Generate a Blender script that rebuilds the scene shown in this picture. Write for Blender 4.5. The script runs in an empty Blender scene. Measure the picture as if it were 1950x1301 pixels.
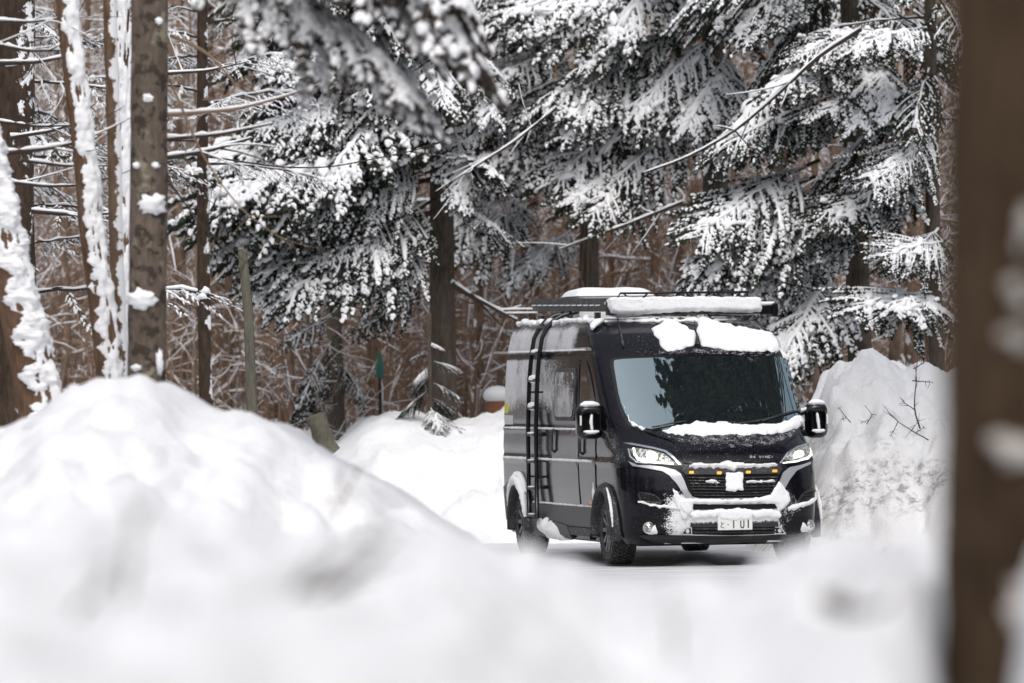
import bpy, bmesh, math, random
import numpy as np
from mathutils import Vector, Matrix, noise
from mathutils.bvhtree import BVHTree
from mathutils.geometry import delaunay_2d_cdt

random.seed(7); RNG = np.random.default_rng(7)
sc = bpy.context.scene
COL = sc.collection
pi = math.pi

# ---------------------------------------------------------------- camera
FPX, CXP, CYP = 1950 * 200 / 36.0, 975.0, 650.5     # a 200 mm lens on 36 mm film
HC = 1.86
PITCH, ROLL = math.atan(79.5 / FPX), 0.013
cam_d = bpy.data.cameras.new('camera'); cam = bpy.data.objects.new('camera', cam_d); COL.objects.link(cam)
cam_d.lens = 200; cam_d.sensor_width = 36; cam_d.clip_start = 0.5; cam_d.clip_end = 2000
cam.location = (0, 0, HC)
cam.rotation_euler = (pi / 2 + PITCH, ROLL, 0)
cam_d.dof.use_dof = True; cam_d.dof.focus_distance = 57.3; cam_d.dof.aperture_fstop = 2.1
sc.camera = cam
CAMR = cam.rotation_euler.to_matrix()

def ray(px, py):                                     # viewing ray through a point of the photograph
    return (CAMR @ Vector(((px - CXP) / FPX, -(py - CYP) / FPX, -1.0)))
def at(px, py, Y):                                   # the point of that ray at distance Y
    d = ray(px, py); return Vector((0, 0, HC)) + d * (Y / d.y)
def proj(p):
    q = CAMR.transposed() @ (Vector(p) - Vector((0, 0, HC)))
    return (CXP + FPX * q.x / -q.z, CYP - FPX * q.y / -q.z)

# ---------------------------------------------------------------- daylight: high thin overcast
w = bpy.data.worlds.new('World'); sc.world = w; w.use_nodes = True
nt = w.node_tree; nt.nodes.clear()
sky = nt.nodes.new('ShaderNodeTexSky'); sky.sky_type = 'NISHITA'; sky.sun_disc = False
sky.sun_elevation = math.radians(56); sky.sun_rotation = math.radians(178)
sky.air_density = 1.0; sky.dust_density = 4.0; sky.ozone_density = 1.0
hs = nt.nodes.new('ShaderNodeHueSaturation'); hs.inputs['Saturation'].default_value = 0.40
bg = nt.nodes.new('ShaderNodeBackground'); bg.inputs['Strength'].default_value = 0.15
wo = nt.nodes.new('ShaderNodeOutputWorld')
nt.links.new(sky.outputs[0], hs.inputs['Color']); nt.links.new(hs.outputs[0], bg.inputs[0]); nt.links.new(bg.outputs[0], wo.inputs[0])
sun_d = bpy.data.lights.new('sun', 'SUN'); sun_d.energy = 0.5; sun_d.angle = math.radians(25); sun_d.color = (1, 0.97, 0.93)
sun = bpy.data.objects.new('sun', sun_d); COL.objects.link(sun)
_el, _az = math.radians(56), math.radians(178)
sun.rotation_euler = Vector((math.sin(_az) * math.cos(_el), math.cos(_az) * math.cos(_el), math.sin(_el))).to_track_quat('Z', 'Y').to_euler()
sc.view_settings.view_transform = 'Standard'; sc.view_settings.look = 'None'
sc.view_settings.exposure = 0.36; sc.view_settings.gamma = 1.0; sc.view_settings.use_curve_mapping = False
sc.cycles.max_bounces = 6; sc.cycles.diffuse_bounces = 4; sc.cycles.glossy_bounces = 3; sc.cycles.transmission_bounces = 4
sc.cycles.transparent_max_bounces = 8; sc.cycles.caustics_reflective = False; sc.cycles.caustics_refractive = False
sc.cycles.use_denoising = True; sc.cycles.sample_clamp_indirect = 4

# ---------------------------------------------------------------- helpers
def tag(o, label=None, cat=None, group=None, kind=None):
    if label: o['label'] = label
    if cat: o['category'] = cat
    if group: o['group'] = group
    if kind: o['kind'] = kind
    return o
def empty(name, loc=(0, 0, 0), rz=0):
    o = bpy.data.objects.new(name, None); COL.objects.link(o); o.location = loc; o.rotation_euler = (0, 0, rz)
    o.empty_display_size = .3
    return o
def link(name, me, mat=None, parent=None, kind=None, label=None):
    o = bpy.data.objects.new(name, me); COL.objects.link(o)
    if mat is not None and not me.materials: me.materials.append(mat)
    if parent is not None: o.parent = parent
    if kind: o['kind'] = kind
    if label: o['label'] = label
    return o

class MB:                                            # gathers quads and triangles into one mesh
    def __init__(s): s.v = []; s.f = []; s.n = 0
    def add(s, verts, faces):
        verts = np.asarray(verts, dtype=np.float64).reshape(-1, 3)
        faces = np.asarray(faces, dtype=np.int64)
        if faces.shape[1] == 3: faces = np.concatenate([faces, np.full((len(faces), 1), -1 - s.n)], 1)
        s.v.append(verts); s.f.append(faces + s.n); s.n += len(verts)
    def box(s, lo, hi, m=None):
        x0, y0, z0 = lo; x1, y1, z1 = hi
        v = [(x0,y0,z0),(x1,y0,z0),(x1,y1,z0),(x0,y1,z0),(x0,y0,z1),(x1,y0,z1),(x1,y1,z1),(x0,y1,z1)]
        if m is not None: v = [tuple(m @ Vector(p)) for p in v]
        s.add(v, [(0,3,2,1),(4,5,6,7),(0,1,5,4),(1,2,6,5),(2,3,7,6),(3,0,4,7)])
    def tube(s, pts, rad, n=6, flat=1.0, lift=0.0, cap=True):
        pts = np.asarray(pts, float); k = len(pts); rad = np.broadcast_to(np.asarray(rad, float), (k,)).copy()
        T = np.gradient(pts, axis=0); T /= np.linalg.norm(T, axis=1, keepdims=True) + 1e-12
        up = np.array([0, 0, 1.0]); S = np.cross(T, up); ln = np.linalg.norm(S, axis=1, keepdims=True)
        S = np.where(ln < .15, np.cross(T, np.array([1.0, 0.02, 0])), S); S /= np.linalg.norm(S, axis=1, keepdims=True) + 1e-12
        for i in range(1, k):
            if np.dot(S[i], S[i - 1]) < 0: S[i] = -S[i]
        U = np.cross(S, T)
        U = np.where(U[:, 2:3] < -0.2, U, U)
        a = np.arange(n) * 2 * pi / n
        P = pts[:, None, :] + rad[:, None, None] * (np.cos(a)[None, :, None] * S[:, None, :] + flat * np.sin(a)[None, :, None] * U[:, None, :])
        P = P + (lift * rad)[:, None, None] * np.array([0, 0, 1.0])
        i = np.arange(k - 1)[:, None]; j = np.arange(n)[None, :]; j2 = (j + 1) % n
        F = np.stack([i * n + j, i * n + j2, (i + 1) * n + j2, (i + 1) * n + j], -1).reshape(-1, 4)
        s.add(P.reshape(-1, 3), F)
        if cap and n >= 3:
            base = s.n - k * n
            for r0 in (0, (k - 1) * n):
                cv = P[0 if r0 == 0 else k - 1].mean(0)
                s.v.append(cv.reshape(1, 3)); ci = s.n; s.n += 1
                s.f.append(np.array([[base + r0 + q, base + r0 + (q + 1) % n, ci, -1] for q in range(n)]))
    def lathe(s, prof, n, axis='x', c=(0, 0, 0)):    # prof: (along, radius)
        prof = np.array(prof, float); k = len(prof); a = np.arange(n) * 2 * pi / n
        al = np.repeat(prof[:, 0], n); r = np.repeat(prof[:, 1], n); A = np.tile(a, k)
        if axis == 'x': P = np.stack([al, r * np.cos(A), r * np.sin(A)], 1)
        elif axis == 'y': P = np.stack([r * np.cos(A), al, r * np.sin(A)], 1)
        else: P = np.stack([r * np.cos(A), r * np.sin(A), al], 1)
        i = np.arange(k - 1)[:, None]; j = np.arange(n)[None, :]; j2 = (j + 1) % n
        s.add(P + np.array(c), np.stack([i * n + j, i * n + j2, (i + 1) * n + j2, (i + 1) * n + j], -1).reshape(-1, 4))
    def mesh(s, name, smooth=True):
        me = bpy.data.meshes.new(name)
        V = np.concatenate(s.v); F = np.concatenate(s.f)
        tri = F[:, 3] < 0
        sizes = np.where(tri, 3, 4); starts = np.concatenate([[0], np.cumsum(sizes)[:-1]])
        loops = F.reshape(-1)[(np.stack([np.ones_like(tri)] * 3 + [~tri], 1)).reshape(-1)]
        me.vertices.add(len(V)); me.vertices.foreach_set('co', V.reshape(-1))
        me.loops.add(len(loops)); me.loops.foreach_set('vertex_index', loops.astype(np.int32))
        me.polygons.add(len(F)); me.polygons.foreach_set('loop_start', starts.astype(np.int32))
        me.polygons.foreach_set('use_smooth', np.full(len(F), smooth))
        me.update(calc_edges=True); me.validate()
        return me
    def build(s, name, mat, parent=None, smooth=True, kind=None, label=None, bevel=0):
        me = s.mesh(name, smooth); o = link(name, me, mat, parent, kind, label)
        if bevel:
            b = o.modifiers.new('bevel', 'BEVEL'); b.width = bevel; b.segments = 2; b.limit_method = 'ANGLE'
        return o

# ---------------------------------------------------------------- materials
def mat(name, col, rough=.6, metal=0, coat=0, ior=1.45, emit=None, es=0, spec=.5):
    m = bpy.data.materials.new(name); m.use_nodes = True
    b = m.node_tree.nodes['Principled BSDF']
    b.inputs['Base Color'].default_value = (*col, 1); b.inputs['Roughness'].default_value = rough
    b.inputs['Metallic'].default_value = metal; b.inputs['Coat Weight'].default_value = coat; b.inputs['Coat Roughness'].default_value = .03
    b.inputs['IOR'].default_value = ior; b.inputs['Specular IOR Level'].default_value = spec
    if emit: b.inputs['Emission Color'].default_value = (*emit, 1); b.inputs['Emission Strength'].default_value = es
    return m
class NT:                                            # small node writer
    def __init__(s, m): s.t = m.node_tree; s.b = s.t.nodes['Principled BSDF']; s.L = s.t.links.new
    def n(s, typ, **kw):
        o = s.t.nodes.new(typ)
        for k, v in kw.items():
            if k.startswith('i_'):
                key = k[2:]; key = int(key) if key.isdigit() else key
                o.inputs[key].default_value = v
            else: setattr(o, k, v)
        return o
    def coord(s, which='Object'): return s.n('ShaderNodeTexCoord').outputs[which]
    def noise(s, vec, scale, detail=4, rough=.55, dist=0):
        o = s.n('ShaderNodeTexNoise'); o.inputs['Scale'].default_value = scale; o.inputs['Detail'].default_value = detail
        o.inputs['Roughness'].default_value = rough; o.inputs['Distortion'].default_value = dist
        s.L(vec, o.inputs['Vector']); return o.outputs['Fac']
    def m(s, op, a, b=None, c=None, clamp=False):
        o = s.n('ShaderNodeMath', operation=op, use_clamp=clamp)
        for i, x in enumerate((a, b, c)):
            if x is None: continue
            if isinstance(x, (int, float)): o.inputs[i].default_value = x
            else: s.L(x, o.inputs[i])
        return o.outputs[0]
    def smooth(s, x, lo, hi, tlo=0., thi=1.):
        o = s.n('ShaderNodeMapRange', interpolation_type='SMOOTHSTEP')
        o.inputs['From Min'].default_value = lo; o.inputs['From Max'].default_value = hi
        o.inputs['To Min'].default_value = tlo; o.inputs['To Max'].default_value = thi
        s.L(x, o.inputs['Value']); return o.outputs[0]
    def mix(s, f, a, b):
        o = s.n('ShaderNodeMix', data_type='RGBA')
        for key, x in ((0, f), (6, a), (7, b)):
            if isinstance(x, (int, float)): o.inputs[key].default_value = x
            elif isinstance(x, tuple): o.inputs[key].default_value = (*x, 1) if len(x) == 3 else x
            else: s.L(x, o.inputs[key])
        return o.outputs[2]
    def bump(s, h, strength=.5, dist=.02):
        o = s.n('ShaderNodeBump'); o.inputs['Strength'].default_value = strength; o.inputs['Distance'].default_value = dist
        s.L(h, o.inputs['Height']); s.L(o.outputs[0], s.b.inputs['Normal']); return o
    def xyz(s, vec):
        o = s.n('ShaderNodeSeparateXYZ'); s.L(vec, o.inputs[0]); return o.outputs

def snow_mat(name, col=(.88, .885, .90), bscale=14, bdist=.03, fine=True):
    m = mat(name, col, .55, spec=.3); t = NT(m); c = t.coord()
    a = t.noise(c, bscale, 5, .6)
    if fine:
        bnz = t.noise(c, bscale * 9, 2, .6); a = t.m('ADD', a, t.m('MULTIPLY', bnz, .25))
    t.bump(a, .6, bdist)
    return m
M_SNOW = snow_mat('snow_on_van', bscale=30, bdist=.012)
M_SNOWG = snow_mat('snow_ground', bscale=3.0, bdist=.08)
M_SNOWT = mat('snow_on_branches', (.90, .905, .92), .6, spec=.2)

def bark_mat(name, c1, c2, scale=6, snow=0.0, sdir=(1, -.4, 0), soft=.35, patch=2.2):
    m = mat(name, c1, .85, spec=.2); t = NT(m); c = t.coord()
    mp = t.n('ShaderNodeMapping'); mp.inputs['Scale'].default_value = (1, 1, .25); t.L(c, mp.inputs[0])
    n1 = t.noise(mp.outputs[0], scale * 4, 6, .65, .4); n2 = t.noise(c, scale * .4, 3)
    f = t.smooth(t.m('ADD', t.m('MULTIPLY', n1, .7), t.m('MULTIPLY', n2, .4)), .35, .75)
    col = t.mix(f, c1, c2)
    if snow > 0:
        g = t.n('ShaderNodeNewGeometry'); d = t.n('ShaderNodeVectorMath', operation='DOT_PRODUCT')
        v = Vector(sdir).normalized(); d.inputs[1].default_value = v; t.L(g.outputs['Normal'], d.inputs[0])
        nn = t.noise(c, patch * 2, 5, .7)
        q = t.m('ADD', t.m('MULTIPLY', d.outputs['Value'], .5), t.m('MULTIPLY', t.m('SUBTRACT', nn, .5), 2.2))
        sf = t.smooth(q, soft + .25 * (1 - snow), soft + .25 * (1 - snow) + .1)
        col = t.mix(sf, col, (.88, .885, .9))
    t.L(col, t.b.inputs['Base Color']); t.bump(n1, .7, .02)
    return m
# ================================================================ THE GROUND, ROAD AND SNOWBANKS
def fbm(x, y, z=0., o=4):
    return noise.fractal(Vector((x, y, z)), 1.0, 2.0, o)
def heightfield(name, xs, ys, hf, material, kind='structure'):
    X, Y = np.meshgrid(xs, ys); H = np.array([[hf(x, y) for x in xs] for y in ys])
    V = np.stack([X, Y, H], -1).reshape(-1, 3); nx, ny = len(xs), len(ys)
    i = np.arange(ny - 1)[:, None]; j = np.arange(nx - 1)[None, :]
    F = np.stack([i * nx + j, i * nx + j + 1, (i + 1) * nx + j + 1, (i + 1) * nx + j], -1).reshape(-1, 4)
    b = MB(); b.add(V, F); return b.build(name, material, kind=kind)
def sst(a, b, x):
    t = min(1, max(0, (x - a) / (b - a))); return t * t * (3 - 2 * t)
def interp(x, pts): return float(np.interp(x, [p[0] for p in pts], [p[1] for p in pts]))

m = mat('packed_snow_road', (.7, .7, .71), .5, spec=.35); t = NT(m); c = t.coord()
mp = t.n('ShaderNodeMapping'); mp.inputs['Scale'].default_value = (.35, 3.0, 1); mp.inputs['Rotation'].default_value = (0, 0, math.radians(-8)); t.L(c, mp.inputs[0])
n1 = t.noise(mp.outputs[0], 2.2, 6, .6); n2 = t.noise(c, 22, 5, .65)
f = t.smooth(t.m('ADD', t.m('MULTIPLY', n1, .8), t.m('MULTIPLY', n2, .25)), .42, .68)
t.L(t.mix(f, (.46, .47, .49), (.82, .82, .83)), t.b.inputs['Base Color']); t.bump(t.m('ADD', n1, t.m('MULTIPLY', n2, .4)), .5, .03)
M_ROAD = m

def ground_h(x, y):                                  # forest floor under snow
    h = .25 * fbm(x * .12, y * .12, 3.) + .1 * fbm(x * .6, y * .6, 9.)
    if y > 69: h += .35 + .9 * sst(69, 78, y) + .012 * max(0, y - 78)
    side = sst(5.0, 9, abs(x - 1.0)); h = h + 1.1 * side * (1 if y < 69 else 0)
    road = (1 - sst(4.6, 6.2, abs(x - 1.2))) * (1 - sst(67, 69.5, y)) * sst(26, 32, y)
    near = 1 - sst(22, 30, y)
    h = h * (1 - road) - .15 * road
    return h - .3 * near
xs = np.concatenate([np.linspace(-400, -30, 12), np.linspace(-26, 26, 105), np.linspace(30, 400, 12)])
ys = np.concatenate([np.linspace(-300, 0, 10), np.linspace(2, 130, 150), np.linspace(140, 700, 20)])
heightfield('snow_ground', xs, ys, ground_h, M_SNOWG)
heightfield('snowy_road', np.linspace(-40, 45, 171), np.linspace(36, 68.6, 66), lambda x, y: .012 * fbm(x * .7, y * .7) - .02 * 0 , M_ROAD)

# near berm that the photographer looks across: lumps and hollows, wholly out of focus
def berm_h(x, y):
    px = 975 + x / y * FPX
    crest = interp(px, [(-600, 980), (0, 985), (420, 1000), (700, 1040), (800, 1040), (920, 1056), (1010, 1070), (1080, 1098), (1140, 1124), (1380, 1122), (1440, 1096), (1490, 1066), (1560, 1052), (1640, 1056), (1800, 1050), (2200, 1020)])
    zc = HC - (crest - 731) / FPX * 15.0
    z = zc - .006 * (15 - y) if y < 15 else zc - sst(15, 23, y) * (zc + .35)
    vor = noise.voronoi(Vector((x * 4.5, y * 1.6, 2.)))[0][0]; z += .06 * fbm(x * 2.6, y * 1.2, 5.) + .06 * fbm(x * 7, y * 2.2, 8.) + .05 * (.4 - vor)
    z -= .0 if x < 0 else .75 * math.exp(-((px - 1850) / 70) ** 2) * sst(3, 5, y) * (1 - sst(12.2, 14, y))
    for gx, gy, rx, ry, a in HOLLOWS:
        q = ((x - gx) / rx) ** 2 + ((y - gy) / ry) ** 2
        if q < 5: z += a * math.exp(-q)
    return z
def gp(px, py, Y): p = at(px, py, Y); return p.x, Y
HOLLOWS = []
for px, py, Y, rx, ry, a in [(640, 1080, 12.5, .09, .5, -.12), (560, 1130, 11.8, .07, .45, -.10), (500, 1180, 11, .06, .4, -.10), (700, 1030, 13.6, .07, .4, -.12),
                             (720, 1150, 11.2, .05, .3, -.06), (1640, 1160, 11.4, .085, .35, -.12), (245, 1050, 12.8, .03, .8, -.09), (200, 1180, 10.8, .05, .4, -.08),
                             (820, 1130, 12, .05, .3, -.07), (60, 1100, 12, .05, .3, -.05), (440, 1060, 12.8, .05, .3, -.05), (1010, 1210, 10.6, .05, .3, -.05),
                             (1300, 1200, 10.8, .03, .5, -.05), (1480, 1230, 10.4, .06, .3, -.05), (350, 1260, 9.8, .05, .3, -.05),
                             (1560, 1105, 13, .08, .3, .03), (950, 1150, 12, .06, .3, .03), (250, 940, 15, .1, .5, .03), (1985, 1120, 11.3, .06, .6, .16)]:
    x_, y_ = gp(px, py, Y); HOLLOWS.append((x_, y_, rx, ry, a * (1.7 if a < 0 else 1)))
heightfield('near_snow_berm', np.linspace(-3.2, 3.2, 190), np.concatenate([np.linspace(-4, 5, 6), np.linspace(6, 17, 110), np.linspace(17.3, 30, 24)]), berm_h, M_SNOWG)

# big rounded pile on the left, about thirty metres off
SIL = [(-900, 800), (-300, 830), (0, 802), (60, 782), (130, 748), (190, 728), (235, 721), (300, 719), (350, 731), (385, 750), (430, 768), (480, 776), (530, 795), (575, 825), (610, 848), (640, 864), (680, 884), (740, 915), (810, 960), (880, 1010), (1000, 1090), (1200, 1130)]
def pile_h(x, y):
    px = 975 + x / 38.0 * FPX
    top = HC + (731 - interp(px, SIL) - 15 - .013 * (px - 975)) / FPX * 38
    k = sst(25, 38, y) if y < 38 else 1 - sst(39, 46, y)
    z = -.4 + (top + .4) * (.55 * k + .45 * math.sqrt(k))
    vor = noise.voronoi(Vector((x * 2.6, y * 1.3, 5.)))[0][0]; e = .15 * fbm(x * 1.3, y * .9, 2.) + .06 * fbm(x * 4, y * 2.4, 4.) + .03 * fbm(x * 11, y * 7, 6.) + .16 * (.4 - vor)
    return z + e * min(1, abs(38.3 - y) / 2.6 + .12)
heightfield('left_snow_pile', np.linspace(-9, 1.6, 230), np.linspace(23.5, 47, 120), pile_h, M_SNOWG)

# bank on the far side of the road, left of and behind the van
SB = [(-3500, 790), (300, 800), (560, 850), (640, 848), (690, 805), (730, 788), (790, 792), (830, 812), (880, 806), (930, 795), (1000, 782), (1200, 800), (1560, 790), (1900, 760), (5000, 760)]
def bank_h(x, y):
    px = 975 + x / 69.5 * FPX
    top = HC + (731 - interp(px, SB)) / FPX * 69.5
    k = sst(65.6, 69.6, y) if y < 69.6 else 1 - .45 * sst(70.5, 76, y)
    k = .5 * k + .5 * math.sqrt(k)
    z = -.25 + (top + .25) * k
    vor = noise.voronoi(Vector((x * 3.2, y * 2.2, 5.)))[0][0]; r = .22 * fbm(x * .9, y * .7, 12.) + .09 * fbm(x * 3.5, y * 2.2, 14.) + .12 * (.4 - vor) * sst(1.4, 0, (y - 65.5) / 3) + .03 * fbm(x * 12, y * 9, 15.)
    rr = max(0, 1 - abs(y - (67.0 + .35 * x)) / .6) * .25
    return z + (r + rr * .6) * (.25 + min(1, abs(y - 69.6) / 2.)) * min(1, max(0, (y - 65.4)) / .8)
heightfield('far_road_bank', np.linspace(-16, 18, 480), np.linspace(65, 78, 120), bank_h, M_SNOWG)

# tall ploughed bank right of the van
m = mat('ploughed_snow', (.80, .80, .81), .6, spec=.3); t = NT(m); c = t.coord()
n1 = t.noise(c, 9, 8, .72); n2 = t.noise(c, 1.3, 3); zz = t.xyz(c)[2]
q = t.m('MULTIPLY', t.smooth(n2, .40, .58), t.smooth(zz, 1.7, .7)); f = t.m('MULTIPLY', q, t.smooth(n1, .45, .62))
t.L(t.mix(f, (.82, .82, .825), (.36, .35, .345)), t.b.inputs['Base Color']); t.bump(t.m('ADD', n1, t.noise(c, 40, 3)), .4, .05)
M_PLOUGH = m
SR = [(1300, 760), (1520, 775), (1550, 752), (1575, 725), (1610, 702), (1640, 690), (1665, 684), (1690, 694), (1720, 706), (1745, 694), (1775, 702), (1800, 716), (1900, 730), (2400, 700), (3600, 720)]
def rbank_h(x, y):
    px = 975 + x / 63.5 * FPX
    top = HC + (731 - interp(px, SR) - .013 * 600) / FPX * 63.5
    y0 = 59.6 + .25 * max(0, 4.6 - x)
    k = sst(y0, 63.5, y) if y < 63.5 else 1 - .5 * sst(64.2, 67.4, y)
    k = .35 * k + .65 * math.sqrt(k)
    k *= sst(2.3, 3.7, x)
    z = -.2 + (top + .2) * k
    vor = noise.voronoi(Vector((x * 2.3, y * .9, k * 2.2)))[0][0]
    lump = (.5 - vor) * .30 + .22 * fbm(x * 1.4, y * 1.1, 22.) + .08 * fbm(x * 5, y * 5, 24.) + .035 * fbm(x * 16, y * 14, 25.)
    return z + lump * min(1, max(0, y - y0) / .8) * sst(2.3, 3.7, x) * (.45 + .55 * min(1, abs(y - 63.5) / .8))
heightfield('right_ploughed_bank', np.linspace(2.2, 16, 420), np.linspace(58.8, 68, 170), rbank_h, M_PLOUGH)

# wooded hillside closing the view
m = mat('wooded_hillside', (.12, .09, .07), .9); t = NT(m); c = t.coord()
mp = t.n('ShaderNodeMapping'); mp.inputs['Scale'].default_value = (1, 1, .12); t.L(c, mp.inputs[0])
n1 = t.noise(mp.outputs[0], 2.2, 8, .75); n2 = t.noise(c, 1.2, 8, .8)
t.L(t.mix(t.smooth(n2, .58, .70), t.mix(t.smooth(n1, .4, .6), (.035, .022, .015), (.13, .085, .058)), (.45, .43, .42)), t.b.inputs['Base Color'])
heightfield('wooded_hillside', np.linspace(-260, 260, 100), np.linspace(165, 420, 50), lambda x, y: -2 + 95 * sst(165, 420, y) + 30 * sst(165, 200, y) + 3 * fbm(x * .05, y * .05), m)
# ================================================================ TREES
M_NEEDLE = mat('fir_needles', (.030, .042, .022), .7, spec=.25)
t = NT(M_NEEDLE); g = t.n('ShaderNodeObjectInfo'); c = t.coord()
f = t.smooth(t.noise(c, 5, 3), .35, .65)
t.L(t.mix(f, (.012, .015, .011), (.034, .040, .024)), t.b.inputs['Base Color'])
M_NEEDLE2 = mat('olive_needles', (.045, .045, .018), .7, spec=.25)
M_FIRBARK = bark_mat('fir_bark', (.045, .036, .028), (.13, .105, .082), 6)
M_TWIG = mat('twig_bark', (.055, .042, .034), .85, spec=.2)
M_DARKBARK = bark_mat('dark_bark', (.030, .021, .016), (.085, .058, .042), 6, snow=.25)
M_THICK = bark_mat('thicket_bark', (.095, .066, .047), (.28, .205, .150), 5, snow=.25, sdir=(-.6, -.5, .3), patch=2.5)
M_RUST = bark_mat('rust_bark', (.11, .068, .046), (.29, .195, .138), 5, snow=.25, sdir=(-.6, -.5, .3), patch=2.5)
M_GREYB = bark_mat('grey_bark', (.090, .070, .055), (.17, .135, .108), 7)
M_OLIVEB = bark_mat('olive_bark', (.09, .085, .066), (.17, .16, .125), 7)

t = NT(M_GREYB); c = t.coord(); src = t.b.inputs['Base Color'].links[0].from_socket
t.L(t.mix(t.smooth(t.noise(c, 3.2, 5, .65), .56, .66), t.mix(t.smooth(t.noise(c, 9, 4, .6), .5, .6), src, (.05, .04, .032)), (.27, .245, .185)), t.b.inputs['Base Color'])
Zu = np.array([0, 0, 1.0])
def nrm(v): return v / (np.linalg.norm(v) + 1e-9)
def rot2(v, ang):                                    # turn a direction about the vertical
    c_, s_ = math.cos(ang), math.sin(ang); return np.array([v[0] * c_ - v[1] * s_, v[0] * s_ + v[1] * c_, v[2]])

def needle_spray(nb, p0, p1, r, R):                  # one clothed twig: a slim core and flat needles to both sides
    d = p1 - p0; L = np.linalg.norm(d); d = d / (L + 1e-9)
    s = nrm(np.cross(d, Zu)); u = np.cross(s, d)
    nb.tube([p0, p0 + d * L * .55, p1], [r * .5, r * .55, r * .2], 4, cap=False)
    k = max(5, int(L / .016)); tt = R.random(k)
    base = p0 + d * (tt * L)[:, None]
    a = np.where(R.random(k) < .5, 1, -1) * (.35 + R.random(k) * .75); fl = R.normal(0, .42, k) - .15
    o = s * np.sin(a)[:, None] + u * fl[:, None] + d * (.35 + R.random(k) * .5)[:, None]
    o /= np.linalg.norm(o, axis=1, keepdims=True); ln = r * (.9 + .8 * R.random(k))
    wv = d * .0065
    V = np.stack([base - wv, base + wv, base + o * ln[:, None]], 1).reshape(-1, 3)
    nb.add(V, np.arange(k * 3).reshape(-1, 3))
def snow_finger(sb, p0, p1, r, R, lift=.8, n=6):     # a soft lumpy pad lying on a twig
    d = p1 - p0; L = np.linalg.norm(d)
    k = 5 if L < .3 else 7
    tt = np.linspace(-.04, 1.06, k); P = p0 + d * tt[:, None]
    env = np.sqrt(np.clip(1 - (2 * tt / 1.1 - .96) ** 2, .02, 1))
    rr = r * env * (1 + R.normal(0, .16, k)); P = P + R.normal(0, r * .13, (k, 3))
    sb.tube(P, np.maximum(rr, r * .12), n, flat=.72, lift=lift)

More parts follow.
